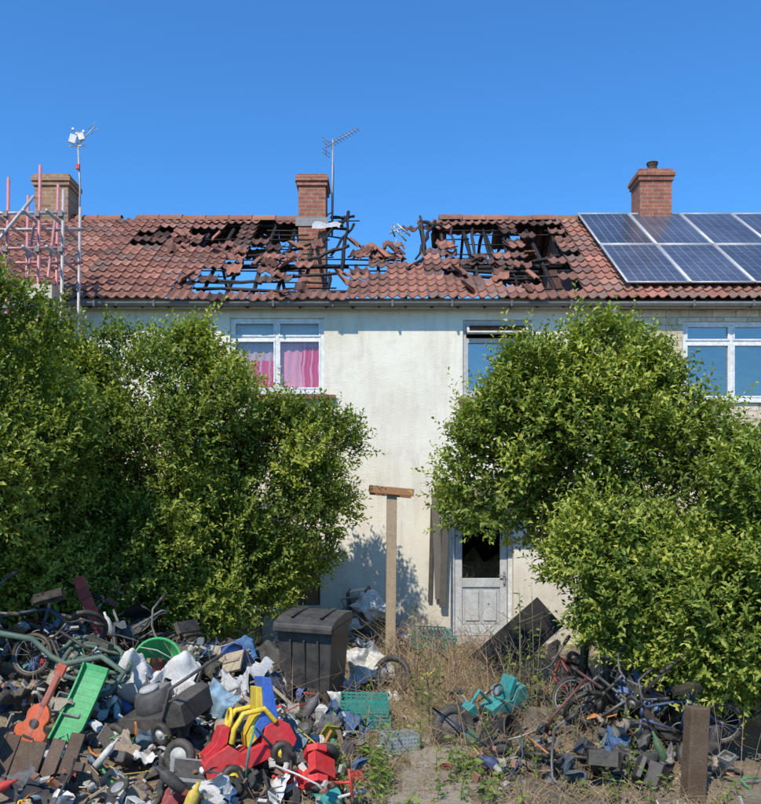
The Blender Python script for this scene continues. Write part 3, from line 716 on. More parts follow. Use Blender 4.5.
# ---------------------------------------------------------------- yard objects
mb=MB(); mb.box((0,0,1.1),(.13,.1,2.5),(.46,.35,.23),(0,.6,0)); mb.box((0,-.075,2.3),(.6,.05,.1),(.42,.2,.09),(0,5,0)); mb.box((0,.075,2.28),(.56,.05,.1),(.34,.17,.08),(0,5,0))
mb.build('washing_line_post',M_WOOD,None,.006,T(.14,11.0,0,0,0,4))
mb=MB(); mb.box((0,0,.3),(.14,.1,1.0),(.10,.06,.035),(0,1,0)); mb.build('timber_fence_post',M_WOOD,None,.01,T(2.1,5.55,-.15,0,2,12))

def wheelie_bin():
    mb=MB(); c=(.03,.032,.035)
    mb.box((0,0,.5),(.46,.5,.9),c,top=(1.22,1.2)); mb.box((0,0,.94),(.6,.64,.05),c)
    for k in (-1,0,1): mb.box((k*.14,-.285,.55),(.02,.02,.6),c,(6,0,0))
    prof=[(-.37,0),(-.36,.04),(-.2,.085),(.1,.1),(.33,.075),(.35,0)]
    mb.prism([(p[0],p[1]) for p in prof],.6,(.04,.042,.045),T(0,0,.97,0,0,90)); mb.box((0,-.36,.96),(.6,.04,.05),c)
    for k in (-.15,.15): mb.box((k,-.03,1.075),(.04,.45,.02),c,(1,0,0))
    mb.tube([(-.26,.33,.93),(-.26,.41,.95),(.26,.41,.95),(.26,.33,.93)],.016,c,8)
    for k in (-1,1): mb.wheel(.1,.025,(.02,.02,.02),(.05,.05,.05),T(k*.26,.25,.1,0,90,0))
    mb.tube([(-.26,.25,.1),(.26,.25,.1)],.012,(.3,.3,.3),6)
    return mb.build('wheelie_bin',M_TOY,None,.012,T(-.68,8.35,-.08,4,2,-14))
wheelie_bin()

def crate(name,c,M,w=.4,d=.3,h=.26):
    mb=MB(); t=.012
    for z in (0,h*.25,h*.5,h*.75,h):
        for k in (-1,1):
            mb.box((0,k*d/2,z),(w,t,.02),c); mb.box((k*w/2,0,z),(t,d,.02),c)
    n=9
    for i in range(n+1):
        for k in (-1,1): mb.box((-w/2+w*i/n,k*d/2,h/2),(.012,t*1.2,h),c)
    for i in range(7):
        for k in (-1,1): mb.box((k*w/2,-d/2+d*i/6,h/2),(t*1.2,.012,h),c)
        mb.box((0,-d/2+d*i/6,0),(w,.014,.01),c)
    for i in range(8): mb.box((-w/2+w*i/7,0,.003),(.014,d,.01),c)
    return mb.build(name,M_PLAS,None,0,M)
crate('plastic_bread_crate',(.02,.3,.24),T(-.14,7.4,gh(-.14,7.4)+.02,0,0,6),.42,.3,.12)
crate('plastic_bread_crate',(.02,.28,.22),T(-.15,7.4,gh(-.14,7.4)+.16,3,2,2),.42,.3,.12)
crate('plastic_bread_crate',(.3,.36,.36),T(.16,6.8,gh(.16,6.8)+.02,0,0,20),.26,.22,.12)
crate('plastic_storage_crate',(.02,.28,.26),T(.68,11.3,gh(.68,11.3)+.15,20,6,25),.5,.35,.26)

def ride_on_car(M,body=(.62,.02,.03)):
    mb=MB(); Y=(.8,.55,.03); BL=(.02,.12,.5); K=(.02,.02,.02)
    pr=[(-.3,.08),(-.34,.14),(-.33,.24),(-.27,.27),(-.12,.29),(-.06,.2),(.1,.2),(.16,.3),(.27,.31),(.33,.24),(.34,.12),(.3,.08),(.28,.08),(.26,.14),(.2,.17),(.14,.14),(.12,.08),(-.1,.08),(-.12,.14),(-.18,.17),(-.24,.14),(-.26,.08)]
    mb.prism(pr,.28,body)
    for x in (-.18,.2):
        for k in (-1,1): mb.wheel(.085,.028,K,Y,T(x,k*.16,.085,90,0,0))
    mb.prism([(.08,.24),(.16,.3),(.27,.31),(.33,.6),(.27,.63),(.2,.42),(.08,.32)],.27,BL)
    mb.prism([(.0,.205),(.14,.26),(.2,.4),(.25,.56),(.21,.58),(.14,.4),(.02,.29)],.2,Y)
    mb.prism([(-.31,.245),(-.12,.3),(-.06,.4),(-.12,.42),(-.2,.33),(-.3,.29)],.2,body)
    mb.torus(.08,.013,Y,T(-.04,0,.43,0,-60,0)); mb.tube([(-.12,0,.33),(-.04,0,.43)],.012,Y,6)
    for k in (-1,1): mb.tube([(.24,k*.15,.3),(.2,k*.15,.42),(.05,k*.15,.45),(-.05,k*.15,.38),(-.1,k*.13,.29)],.02,Y,8)
    for k in (-1,1): mb.lathe([(.03,0),(.03,.02),(.01,.03)],(.8,.8,.75),T(-.335,k*.08,.2,0,-90,0),10)
    return mb.build('ride_on_toy_car',M_TOY,None,.016,M)
ride_on_car(T(-.9,5.95,.08,-8,-20,24,1.0))
def toy_tractor(M):
    mb=MB(); R=(.62,.02,.025); K=(.02,.02,.02)
    mb.prism([(-.26,.1),(-.26,.24),(-.05,.26),(-.03,.16),(.12,.16),(.14,.3),(.22,.31),(.24,.1)],.16,R)
    for k in (-1,1):
        mb.prism([(.02,.14),(.06,.26),(.14,.31),(.22,.28),(.25,.2)],.06,R,T(0,k*.13,0)); mb.wheel(.13,.04,K,(.6,.03,.04),T(.14,k*.16,.12,90,0,0)); mb.wheel(.075,.025,K,(.6,.03,.04),T(-.19,k*.12,.07,90,0,0))
    mb.torus(.06,.01,K,T(.0,0,.33,0,-50,0)); mb.tube([(-.05,0,.25),(0,0,.33)],.01,K,6); mb.tube([(-.16,.0,.25),(-.16,0,.36)],.014,R,8)
    return mb.build('toy_tractor',M_TOY,None,.012,M)
toy_tractor(T(-.42,5.72,.06,50,-30,-25,.9))
def scooter(M,c):
    mb=MB(); K=(.02,.02,.02)
    mb.box((0,0,.09),(.42,.1,.02),c); mb.tube([(-.2,0,.09),(-.3,0,.2),(-.24,0,.72)],.016,c,8); mb.tube([(-.24,-.17,.72),(-.24,.17,.72)],.014,c,8)
    for k in (-1,1): mb.tube([(-.24,k*.12,.72),(-.24,k*.19,.72)],.02,K,8)
    for x in (-.31,.26): mb.wheel(.07,.02,K,(.5,.5,.5),T(x,0,.07,90,0,0))
    return mb.build('push_scooter',M_METAL,None,0,M)
scooter(T(-.3,5.9,.06,75,0,30,.75),(.6,.03,.03)); scooter(T(2.2,6.6,.2,20,40,-40,.9),(.03,.03,.035)); scooter(T(1.35,6.7,.08,30,30,60,.85),(.12,.03,.03))

def bike(M,c,name='child_bicycle',rim=(.2,.2,.205)):
    mb=MB(); K=(.02,.02,.02); R=.2; HB_=(.12,.12,.12)
    mb.wheel(R,.022,K,rim,T(-.36,0,R,90,0,0),14); mb.wheel(R,.022,K,rim,T(.36,0,R,90,0,0),14)
    bb=(0.02,0,.2); st=(.14,0,.48); hd=(-.24,0,.5); hd2=(-.27,0,.4)
    for a,b in ((bb,st),(st,hd),(bb,hd2),(bb,(.36,.04,R)),(bb,(.36,-.04,R)),(st,(.36,.04,R)),(st,(.36,-.04,R)),(hd2,(-.36,.04,R)),(hd2,(-.36,-.04,R)),(hd2,hd)): mb.tube([a,b],.014,c,8)
    mb.tube([hd,(-.22,0,.6)],.012,HB_,8); mb.tube([(-.1,-.26,.68),(-.2,-.18,.66),(-.22,-.05,.6),(-.22,.05,.6),(-.2,.18,.66),(-.1,.26,.68)],.011,HB_,8)
    for k in (-1,1): mb.tube([(-.12,k*.24,.675),(-.04,k*.3,.69)],.018,K,8)
    mb.tube([st,(.16,0,.56)],.012,(.4,.4,.4),8); mb.prism([(.03,.57),(.05,.6),(.26,.62),(.28,.57)],.11,K)
    mb.torus(.07,.006,(.2,.2,.2),T(.02,.03,.2,90,0,0),16,5); mb.tube([(.02,.03,.2),(.1,.05,.12)],.01,K,6); mb.tube([(.02,-.03,.2),(-.06,-.05,.28)],.01,K,6); mb.box((.1,.08,.12),(.07,.06,.02),K); mb.box((-.06,-.08,.28),(.07,.06,.02),K)
    return mb.build(name,M_METAL,None,0,M)
for a in ((-3.05,7.4,.66,30,-10,20,1.1,(.015,.03,.09)),(-3.2,8.1,.55,-25,15,-30,1.2,(.02,.02,.03)),(-2.5,8.6,.5,60,0,50,1.1,(.03,.03,.04)),(-2.75,6.9,.45,-15,25,-15,.95,(.04,.04,.04)),
          (1.95,7.1,.12,35,10,25,1.0,(.03,.03,.035)),(2.0,7.9,.15,-35,-20,70,1.0,(.2,.02,.025)),(1.6,6.3,.05,70,0,-20,.95,(.03,.03,.03)),(2.35,6.4,.1,15,-15,-10,.9,(.03,.06,.16)),(1.7,6.9,.1,-30,20,-60,.95,(.12,.12,.13)),(-1.1,6.8,.1,75,0,30,.9,(.03,.03,.03))):
    bike(T(*a[:7]),a[7])

def pushchair(M,fab,fr=(.2,.2,.21)):
    mb=MB(); K=(.02,.02,.02)
    for k in (-1,1):
        mb.tube([(-.4,k*.22,.1),(.1,k*.22,.55),(.35,k*.2,.95),(.45,k*.18,1.0)],.013,fr,8); mb.tube([(.35,k*.22,.1),(-.05,k*.22,.5),(-.2,k*.22,.62)],.013,fr,8)
        for x in (-.4,.35): mb.wheel(.09,.02,K,(.35,.35,.35),T(x,k*.25,.09,90,0,0)); mb.wheel(.09,.02,K,(.35,.35,.35),T(x,k*.19,.09,90,0,0))
    mb.tube([(.35,-.25,.1),(.35,.25,.1)],.01,fr,6); mb.tube([(-.4,-.25,.1),(-.4,.25,.1)],.01,fr,6); mb.tube([(.45,-.18,1.0),(.47,0,1.02),(.45,.18,1.0)],.018,K,8)
    mb.sheet(.42,.4,fab,T(-.05,0,.45,0,10,0),.05,4,seed=2); mb.sheet(.5,.4,fab,T(.22,0,.68,0,-62,0),.05,4,seed=5)
    mb.sheet(.3,.42,fab,T(.22,0,.95,0,-10,0),.04,4,seed=6,drape=1.5)
    return mb.build('pushchair',M_MATTE,None,0,M)
pushchair(T(-2.75,7.9,.45,-20,35,40,.9),(.03,.04,.05)); pushchair(T(2.5,7.3,.05,70,-20,60,.8),(.02,.02,.022)); pushchair(T(-1.5,7.3,.15,70,10,100,.75),(.03,.05,.09))

def mower(M):
    mb=MB(); K=(.035,.035,.037)
    mb.box((0,0,.14),(.56,.44,.12),K,top=(.85,.85)); mb.lathe([(.15,0),(.15,.08),(.13,.13),(.12,.15),(.05,.16)],(.06,.06,.065),T(0,0,.2)); mb.box((.02,.1,.3),(.16,.12,.12),(.2,.2,.2)); mb.lathe([(.08,0),(.08,.02),(.07,.03)],(.45,.45,.45),T(0,0,.36),14)
    for x in (-.24,.26):
        for k in (-1,1): mb.wheel(.1,.03,(.02,.02,.02),(.55,.55,.52),T(x,k*.25,.1,90,0,0))
    for k in (-1,1): mb.tube([(.22,k*.18,.15),(.45,k*.2,.45),(.7,k*.2,.55)],.013,(.12,.12,.12),8)
    mb.tube([(.7,-.2,.55),(.72,0,.56),(.7,.2,.55)],.014,(.05,.05,.05),8); mb.prism([(.27,.1),(.27,.3),(.42,.34),(.48,.3),(.46,.12)],.36,(.05,.05,.05))
    return mb.build('lawn_mower',M_PLAS,None,.018,M)
mower(T(-1.72,6.5,.25,16,-8,-30,.95))
mb=MB(); pts=[]
for i in range(110):
    a=i*.23; r=.24+.05*math.sin(i*.11)+.03*math.sin(i*.9); pts.append((-2.5+r*math.cos(a)*1.1+.0016*i,7.0+.1*math.sin(i*.05)+r*math.sin(a)*.6,.68+r*math.sin(a)*.5+.06*math.sin(i*.2)))
mb.tube(pts,.02,(.05,.12,.09),8); mb.build('garden_hose',M_PLAS)
mb=MB(); mb.tube([(-3.3,6.8,1.0),(-2.9,6.85,.92),(-2.75,6.9,.76),(-2.6,6.8,.72),(-2.3,6.8,.78),(-2.1,6.75,.66),(-2.2,6.7,.5),(-2.6,6.6,.45)],.026,(.06,.13,.1),8); mb.build('bent_plastic_pipe',M_PLAS)

def guitar(M):
    mb=MB(); n=40; out=[]
    for i in range(n):
        a=2*math.pi*i/n; x=math.cos(a); z=math.sin(a)
        pinch=1-.28*math.exp(-((z-.15)/.25)**2); out.append((x*.125*pinch*(1 if z<0 else .8),z*.17))
    mb.prism(out,.05,(.65,.12,.04)); mb.box((0,-.005,.27),(.04,.04,.26),(.5,.09,.04)); mb.box((0,-.005,.43),(.065,.035,.09),(.5,.07,.03))
    mb.lathe([(.035,0),(.035,.006)],(.03,.01,.01),T(0,-.026,.02,90,0,0),14); mb.box((0,-.03,-.08),(.08,.012,.015),(.03,.02,.02))
    for k in (-.009,0,.009): mb.tube([(k,-.034,-.08),(k,-.03,.42)],.0015,(.6,.6,.6),4)
    return mb.build('toy_guitar',M_TOY,None,.01,M)
guitar(T(-2.5,5.95,.42,-12,22,-4,1.0))
def playslide(M,c=(.02,.36,.11)):
    mb=MB(); n=12
    for i in range(n):
        a=i/n; b=(i+1)/n; f=lambda q:(q*.9,.55*(1-q)**1.4)
        (xa_,za_),(xb_,zb_)=f(a),f(b); ln=math.hypot(xb_-xa_,zb_-za_); an=math.degrees(math.atan2(za_-zb_,xb_-xa_))
        mb.box(((xa_+xb_)/2,0,(za_+zb_)/2),(ln*1.02,.3,.02),c,(0,an,0))
        for k in (-1,1): mb.box(((xa_+xb_)/2,k*.16,(za_+zb_)/2+.03),(ln*1.02,.025,.09),c,(0,an,0))
    return mb.build('toy_slide',M_TOY,None,.004,M)
playslide(T(-2.42,6.6,.2,80,-75,10,.62))
def tub(name,c,M,r=.2,h=.25):
    mb=MB(); mb.lathe([(r*.75,0),(r*.78,.01),(r,h),(r*1.06,h),(r*1.06,h+.015),(r*.96,h+.015),(r*.95,h-.01),(r*.72,.02),(.01,.02)],c,None,26)
    mb.tube([(-r,0,h),(-r*.8,0,h+.13),(0,0,h+.2),(r*.8,0,h+.13),(r,0,h)],.006,(.4,.4,.4),6); return mb.build(name,M_TOY,None,0,M)
tub('plastic_bucket',(.02,.4,.12),T(-2.05,7.6,.52,55,20,0),.2,.26); tub('plastic_bucket',(.03,.12,.4),T(-1.42,8.6,.38,40,-40,0),.16,.22); tub('plastic_bucket',(.03,.03,.03),T(.9,6.9,.05,70,0,60),.17,.24); tub('plastic_bucket',(.5,.5,.48),T(-.1,9.4,.1,30,50,0),.15,.22)
def toy_digger(M,c=(.02,.26,.25)):
    mb=MB(); K=(.02,.02,.02)
    mb.prism([(-.22,.1),(-.24,.2),(-.1,.24),(.05,.2),(.12,.3),(.24,.3),(.26,.12),(.2,.08)],.2,c); mb.prism([(.0,.2),(.08,.26),(.14,.42),(.1,.43),(.02,.3)],.18,c)
    mb.tube([(-.16,0,.22),(-.3,0,.42),(-.44,0,.3)],.02,c,8); mb.prism([(-.5,.2),(-.52,.3),(-.42,.33),(-.38,.22)],.14,c)
    mb.torus(.06,.01,K,T(-.06,0,.33,0,-50,0))
    for x in (-.15,.17):
        for k in (-1,1): mb.wheel(.085,.03,K,c,T(x,k*.13,.085,90,0,0))
    return mb.build('ride_on_toy_digger',M_TOY,None,.012,M)
toy_digger(T(1.12,7.4,.15,10,-15,30,.85)); toy_digger(T(1.9,6.0,.05,60,10,-40,.85),(.03,.03,.035)); toy_digger(T(2.2,7.0,.25,20,-10,160,.85),(.06,.16,.35))
for (x,y,z,rx,ry,rz,R,r) in ((.62,7.0,.14,78,0,20,.2,.045),(.75,7.15,.1,30,20,0,.19,.05),(-1.45,5.95,.2,80,0,-20,.13,.035),(1.3,6.2,.06,15,10,0,.15,.04)):
    m2=MB(); m2.wheel(R,r,(.025,.025,.026),(.45,.45,.42) if R<.145 else (.05,.05,.05),Matrix()); m2.build('rubber_tyre',M_PLAS,None,0,T(x,y,z,rx,ry,rz))
m2=MB(); m2.wheel(.24,.035,(.025,.025,.026),(.12,.12,.12),Matrix(),12); m2.build('bicycle_wheel',M_PLAS,None,0,T(.12,9.0,.2,75,0,-30))

def fence_panel(M,n=7,L=.9,c=(.12,.075,.05)):
    mb=MB()
    for i in range(n):
        v=random.uniform(.7,1.3); mb.box((i*.115,random.gauss(0,.008),L/2+random.uniform(-.08,.05)),(.105,.016,L),(c[0]*v,c[1]*v,c[2]*v),(0,random.gauss(0,1.5),0))
    for z in (.2,L*.75): mb.box((n*.055,.03,z),(n*.12,.035,.06),(c[0]*.8,c[1]*.8,c[2]*.8),(0,random.gauss(0,2),0))
    return mb.build('broken_fence_panel',M_WOOD,None,.003,M)
fence_panel(T(-2.95,5.55,-.25,-28,6,-12),7,.8,(.09,.055,.04)); fence_panel(T(-2.85,5.5,.2,-60,-60,10),4,.7,(.10,.06,.042))
mb=MB(); mb.box((0,0,0),(.11,.025,.95),(.5,.05,.04)); mb.box((0,-.02,.3),(.12,.015,.1),(.3,.03,.03)); mb.build('painted_plank',M_WOOD,None,.004,T(-2.76,8.0,.92,-8,-24,5))
mb=MB(); mb.box((0,0,0),(.5,.035,1.25),(.025,.022,.02)); mb.box((0,-.025,.35),(.34,.015,.4),(.02,.018,.016)); mb.box((0,-.025,-.3),(.34,.015,.4),(.02,.018,.016)); mb.build('charred_door_leaf',M_CHAR,None,.005,T(1.75,10.6,.35,-30,48,-15))
def monitor(M,c=(.22,.23,.24)):
    mb=MB(); mb.box((0,0,.17),(.36,.06,.3),c); mb.box((0,.1,.17),(.3,.16,.24),c,top=(.7,.8)); mb.box((0,-.034,.18),(.29,.01,.22),(.03,.035,.04)); mb.box((0,.02,.01),(.2,.16,.025),c)
    return mb.build('computer_monitor',M_PLAS,None,.01,M)
monitor(T(-1.32,5.65,.08,-60,10,15,.75),(.25,.26,.26))
def carseat(M,c=(.62,.62,.6)):
    mb=MB(); mb.prism([(-.28,.0),(-.3,.12),(-.2,.2),(.08,.15),(.16,.2),(.26,.6),(.34,.62),(.32,.1),(.2,0)],.4,c)
    for k in (-1,1): mb.prism([(-.25,.05),(-.26,.26),(-.05,.28),(.1,.35),(.2,.6),(.36,.64),(.32,.05)],.05,(.08,.08,.09),T(0,k*.22,0))
    mb.prism([(-.2,.2),(.1,.16),(.14,.2),(.22,.52),(.19,.53),(.08,.24),(-.18,.26)],.3,(.15,.15,.17)); mb.tube([(.05,-.24,.2),(.0,-.24,.55),(0,.24,.55),(.05,.24,.2)],.018,(.5,.5,.5),8)
    return mb.build('child_car_seat',M_PLAS,None,.03,M)
carseat(T(-.3,11.75,.42,-10,-15,60,.75))
mbb=MB(); mbb.blob(.22,(.7,.7,.68),None,.35,4,.7,18); mbb.build('refuse_sack',M_MATTE,None,0,T(-.12,11.6,.72))
def chair(M,c):
    mb=MB(); mb.box((0,0,.42),(.44,.42,.03),c)
    for x in (-.19,.19):
        for y in (-.18,.18): mb.box((x,y,.21),(.04,.04,.42),c,(4*(1 if y<0 else -1),4*(1 if x<0 else -1),0))
        mb.tube([(x,.19,.42),(x,.26,.85)],.018,c,6); mb.tube([(x*1.1,.2,.62),(x*1.1,-.18,.62),(x*1.1,-.2,.42)],.016,c,6)
    for i in range(5): mb.box((-.16+i*.08,.235,.65),(.04,.015,.36),c,(-9,0,0))
    mb.box((0,.265,.85),(.42,.025,.06),c); return mb.build('plastic_garden_chair',M_PLAS,None,.006,M)
chair(T(-2.2,8.7,.45,100,15,30),(.08,.14,.12))

# rubbish heap
mbP=MB(); mbM=MB(); mbT=MB()
WOODS=[(.3,.2,.12),(.18,.13,.1),(.38,.31,.23),(.12,.08,.055),(.45,.4,.33)]
CLO=[(.7,.69,.66),(.55,.54,.51),(.1,.11,.12),(.03,.035,.04),(.16,.24,.32),(.35,.36,.36),(.06,.06,.07),(.45,.38,.31),(.03,.11,.25),(.68,.66,.62),(.3,.05,.06),(.34,.28,.22),(.66,.66,.64)]
DK=[(.03,.03,.032),(.04,.04,.045),(.025,.025,.027),(.1,.1,.11),(.05,.06,.07)]
BR=[(.6,.59,.56),(.02,.28,.24),(.03,.14,.42),(.55,.03,.03),(.6,.59,.55),(.03,.33,.1),(.28,.45,.52),(.65,.45,.04),(.58,.2,.04),(.33,.3,.26),(.62,.6,.56)]
def pc(): return random.choice(DK) if random.random()<.42 else random.choice(BR)
def scatter(n,fx,fy,up,sc=1.0,dark=False,seed=0):
    random.seed(seed)
    for i in range(n):
        x=fx(); y=fy(x); z=gh(x,y)+random.random()**1.5*up
        M=T(x,y,z,random.gauss(0,35),random.gauss(0,35),random.uniform(0,360)); k=random.random(); s=sc*random.uniform(.55,1.35)
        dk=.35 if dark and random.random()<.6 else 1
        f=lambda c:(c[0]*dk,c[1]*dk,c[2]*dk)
        if k<.10: mbM.box((0,0,0),(random.uniform(.2,.7)*s,random.uniform(.02,.06),random.uniform(.01,.02)),f(random.choice(WOODS)),M=M)
        elif k<.34: mbM.sheet(random.uniform(.15,.42)*s,random.uniform(.15,.32)*s,f(random.choice(CLO)),M,random.uniform(.05,.1),random.uniform(6,13),13,11,i)
        elif k<.39: mbP.box((0,0,0),(random.uniform(.08,.2)*s,random.uniform(.06,.15)*s,random.uniform(.02,.06)*s),f(pc()),top=(random.uniform(.7,1),random.uniform(.7,1)),M=M)
        elif k<.58:
            L=random.uniform(.2,.7)*s; b=random.gauss(0,.2); mbP.tube([(-L/2,0,0),(-L/6,b*.6,.02),(L/6,b,.03),(L/2,b*.4,0)],random.uniform(.004,.012),f(pc()),6,False,M)
        elif k<.61: r=random.uniform(.025,.045); mbP.lathe([(r,0),(r,.14),(r*.9,.17),(r*.35,.2),(r*.35,.24)],f(pc()),M,12)
        elif k<.67: mbP.wheel(random.uniform(.06,.13)*s,.018,(.02,.02,.02),f(random.choice([(.3,.3,.3),(.1,.1,.1),(.4,.33,.05),(.04,.04,.04)])),M)
        elif k<.82: mbT.shell(random.uniform(.05,.14)*s,random.uniform(.1,.28)*s,random.uniform(1.3,3.6),f(pc()),M,i)
        elif k<.87:
            w,d,h=random.uniform(.12,.25)*s,random.uniform(.1,.2)*s,random.uniform(.03,.08); c=f(pc())
            mbT.box((0,0,0),(w,d,.01),c,M=M)
            for q in (-1,1): mbT.box((q*w/2,0,h/2),(.01,d,h),c,M=M); mbT.box((0,q*d/2,h/2),(w,.01,h),c,M=M)
        elif k<.91: mbM.blob(random.uniform(.05,.11)*s,f(random.choice(CLO)),M,.4,i,.5,10)
        elif k<.93:
            w=random.uniform(.15,.26)*s; c=f((.36,.27,.18)); mbM.box((0,0,0),(w,w*.7,.006),c,M=M); mbM.box((w/2+.05,0,.04),(.12,w*.7,.006),c,(0,-40,0),M=M)
        else:
            for q in range(6): mbM.box((random.gauss(0,.1),random.gauss(0,.1),random.uniform(0,.04)),(random.uniform(.02,.07),random.uniform(.02,.05),.02),f(random.choice([(.3,.12,.08),(.4,.38,.34),(.5,.46,.4)])),(random.gauss(0,30),random.gauss(0,30),random.uniform(0,180)),M=M)
scatter(640,lambda:random.uniform(-3.6,-.3),lambda x:random.uniform(5.3,9.2),.18,.82,False,1)
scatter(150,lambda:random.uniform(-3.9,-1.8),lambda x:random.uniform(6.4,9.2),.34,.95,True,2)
scatter(260,lambda:random.uniform(-2.6,-.1),lambda x:random.uniform(5.0,6.9),.06,.5,False,3)
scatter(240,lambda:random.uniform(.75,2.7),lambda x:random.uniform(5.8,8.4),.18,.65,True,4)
scatter(60,lambda:random.gauss(-.25,.3),lambda x:random.uniform(11.1,12.4),.14,.6,False,5)
scatter(60,lambda:random.uniform(-.6,1.6),lambda x:random.uniform(8.4,12.2),.04,.5,False,6)
scatter(80,lambda:random.uniform(-.1,2.4),lambda x:random.uniform(5.1,8.0),.01,.3,False,8)
rh=empty('rubbish_heap'); mbP.build('plastic_waste',M_PLAS,rh); mbM.build('timber_and_cloth_waste',M_MATTE,rh); mbT.build('broken_toy_mouldings',M_TOY,rh)
def cloth(name,c,M,w,h,amp=.1,seed=1):
    m=MB(); m.sheet(w,h,c,M=None,amp=amp,fr=4.5,nx=34,ny=30,seed=seed); return m.build(name,M_MATTE,None,0,M)
cloth('crumpled_dust_sheet',(.68,.67,.64),T(-1.95,7.1,.55,25,10,20),.65,.5,.15,3); cloth('crumpled_dust_sheet',(.5,.51,.52),T(-1.25,7.5,.38,-10,-15,60),.55,.45,.15,4)
cloth('blue_tarpaulin',(.25,.42,.55),T(-1.3,6.8,.4,50,10,-20),.26,.22,.1,5); cloth('blue_tarpaulin',(.03,.17,.42),T(-1.55,8.9,.5,40,0,10),.4,.3,.08,6)
cloth('dark_tarpaulin',(.05,.055,.06),T(-1.35,9.1,.4,8,5,10),.9,.6,.14,7); cloth('crumpled_dust_sheet',(.68,.66,.61),T(-.18,9.2,.3,50,0,10),.4,.45,.12,8)
for i,(x,y,z,r) in enumerate(((-.9,9.6,.2,.26),(-3.5,6.6,.6,.22),(.4,11.9,.15,.16),(2.4,6.3,.1,.2),(-2.2,9.3,.35,.26))):
    m=MB(); m.blob(r,(.025,.025,.028) if i!=2 else (.5,.5,.48),None,.35,i+3,.65,18); m.build('refuse_sack',M_PLAS,None,0,T(x,y,z))
for i,(x,y,z,R,s,c) in enumerate((((-1.85),8.5,.5,(50,10,20),(.4,.3,.03),(.5,.42,.3)),(-1.6,8.3,.45,(35,-15,-10),(.45,.28,.03),(.45,.38,.28)),(-1.05,5.7,.06,(5,5,40),(.36,.16,.05),(.6,.57,.5)))):
    m=MB(); m.box((0,0,0),s,c); m.box((s[0]*.1,0,s[2]*.8),(s[0]*.7,.04,s[2]*.5),(c[0]*.8,c[1]*.8,c[2]*.8)); m.build('discarded_board',M_MATTE,None,.004,T(x,y,z,*R))
mb=MB()
for i in range(11):
    y=5.4+i*.62; v=random.uniform(.8,1.1); xx=.32+.08*i
    mb.box((xx+random.gauss(0,.03),y,gh(xx,y)+.002),(.56,.56,.05),(.33*v,.29*v,.23*v),(random.gauss(0,2),random.gauss(0,2),random.gauss(0,4)))
mb.build('paving_slab_path',M_MATTE,None,.012)

# ---------------------------------------------------------------- weeds
def stalks(name,n,fx,fy,h,col,r=.003,droop=.35,branch=2,mat=M_MATTE,seed=1,leafy=0):
    random.seed(seed); mb=MB(); lf=[]
    for i in range(n):
        x=fx(); y=fy(); z=gh(x,y)-.02; H=h*random.uniform(.4,1.2); dx,dy=random.gauss(0,droop)*H,random.gauss(0,droop)*H
        pts=[Vector((x+dx*a**1.8,y+dy*a**1.8,z+H*(a-.18*a*a*abs(dx+dy)))) for a in (0,.25,.5,.75,1)]; v=random.uniform(.6,1.3); c=(col[0]*v,col[1]*v,col[2]*v)
        mb.tube(pts,[r,r*.9,r*.75,r*.55,r*.25],c,3)
        for b in range(branch):
            s=pts[random.randint(1,3)]; e=s+Vector((random.gauss(0,.13),random.gauss(0,.13),random.uniform(.03,.2)))*H*1.1; mb.tube([s,s.lerp(e,.5)+Vector((0,0,-.01)),e],[r*.6,r*.45,r*.2],c,3)
            if leafy: lf.append(e)
        if leafy:
            for q in range(leafy): lf.append(pts[0].lerp(pts[-1],random.uniform(.15,1)))
    o=mb.build(name,mat)
    if leafy and lf:
        P=np.array([tuple(p) for p in lf]); g=np.random.default_rng(seed); d=norm(g.normal(size=P.shape)*np.array([1,1,.5])+np.array([0,0,.3])); s=g.uniform(.03,.075,(len(P),1)); sd=norm(np.cross(d,g.normal(size=P.shape)))
        V=np.stack([P,P+d*s*.5+sd*s*.2,P+d*s-np.array([0,0,1])*s*.2,P+d*s*.5-sd*s*.2],1).reshape(-1,3); k=np.arange(len(P))*4
        F=np.concatenate([np.stack([k,k+1,k+2],1),np.stack([k,k+2,k+3],1)]); t=np.repeat(g.uniform(.2,.9,len(P)),4)
        np_mesh('leaves',V,F,np.stack([t,t,t,np.ones_like(t)],1),M_WEED,o)
stalks('dry_grass',3600,lambda:random.gauss(.75,.55),lambda:random.uniform(6.8,12.3),.24,(.46,.33,.18),.003,.8,1,seed=2)
stalks('dry_grass',4200,lambda:random.uniform(-.5,2.4),lambda:random.uniform(5.0,8),.13,(.46,.34,.19),.0026,1.0,1,seed=3)
stalks('dead_bramble',280,lambda:random.choice([random.gauss(.45,.25),random.gauss(1.6,.4),random.gauss(.9,.4)]),lambda:random.uniform(8,11.6),.7,(.4,.27,.17),.005,.55,4,seed=4)
stalks('dead_bramble',240,lambda:random.uniform(-3.2,0),lambda:random.uniform(6.6,11),.5,(.38,.28,.18),.0035,.7,3,seed=14)
stalks('dead_bramble',120,lambda:random.uniform(.5,2.7),lambda:random.uniform(5.8,8.0),.55,(.33,.24,.15),.0035,.5,3,seed=15)
stalks('tall_weed',16,lambda:random.choice([random.gauss(.42,.07),random.gauss(1.35,.1)]),lambda:random.uniform(7.2,8.2),1.1,(.22,.2,.1),.006,.07,4,seed=5,leafy=14)
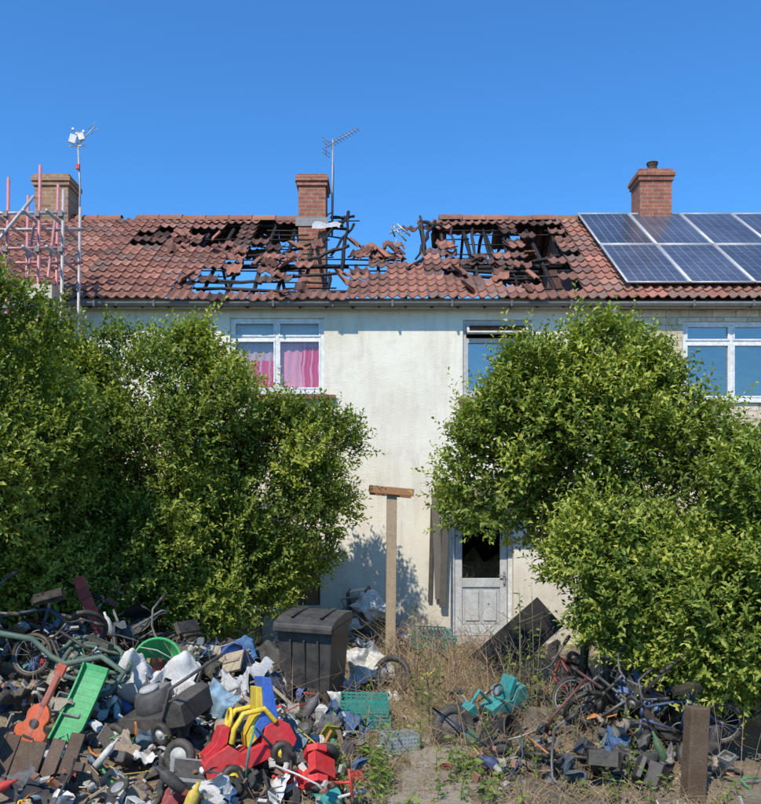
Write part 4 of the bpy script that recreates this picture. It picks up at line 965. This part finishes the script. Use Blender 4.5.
stalks('green_weed',90,lambda:random.choice([random.gauss(.62,.1),random.gauss(-.05,.1),random.gauss(1.7,.35),random.gauss(-.1,.5)]),lambda:random.uniform(5.3,6.4),.26,(.1,.15,.04),.004,.3,2,seed=6,leafy=12)
stalks('green_weed',90,lambda:random.uniform(-.5,2.6),lambda:random.uniform(6.5,12),.3,(.1,.15,.04),.004,.3,2,seed=7,leafy=12)

# ---------------------------------------------------------------- light, sky, camera
EL,AZ=50,24
w=bpy.data.worlds.new('World'); scene.world=w; w.use_nodes=True; nt=w.node_tree; nt.nodes.clear()
out=nt.nodes.new('ShaderNodeOutputWorld'); bg=nt.nodes.new('ShaderNodeBackground'); sk=nt.nodes.new('ShaderNodeTexSky')
sk.sky_type='NISHITA'; sk.sun_disc=False; sk.sun_elevation=rad(EL); sk.sun_rotation=rad(180+AZ); sk.air_density=1.0; sk.dust_density=.3; sk.ozone_density=3.0; sk.altitude=50
cm=mix(nt,sk.outputs[0],(.50,1.10,1.60),1.0,'MULTIPLY')
nt.links.new(cm,bg.inputs[0]); bg.inputs[1].default_value=.14
nt.links.new(bg.outputs[0],out.inputs[0])
ld=bpy.data.lights.new('sun','SUN'); ld.energy=5.0; ld.angle=rad(.53); ld.color=(1,.93,.80); lo=bpy.data.objects.new('sun',ld); COL.objects.link(lo)
sd=Vector((-math.sin(rad(AZ))*math.cos(rad(EL)),-math.cos(rad(AZ))*math.cos(rad(EL)),math.sin(rad(EL))))
lo.rotation_euler=(-sd).to_track_quat('-Z','Y').to_euler(); lo.location=(-10,-10,20)
cd=bpy.data.cameras.new('camera'); co=bpy.data.objects.new('camera',cd); COL.objects.link(co)
co.location=(0,0,1.9); co.rotation_euler=(rad(90),0,0); cd.sensor_fit='VERTICAL'; cd.sensor_height=36; cd.sensor_width=36; cd.lens=36*824/804; cd.shift_y=.148; cd.clip_end=2000; cd.clip_start=.05
scene.camera=co
scene.view_settings.view_transform='Standard'; scene.view_settings.look='None'; scene.view_settings.exposure=0; scene.view_settings.gamma=1
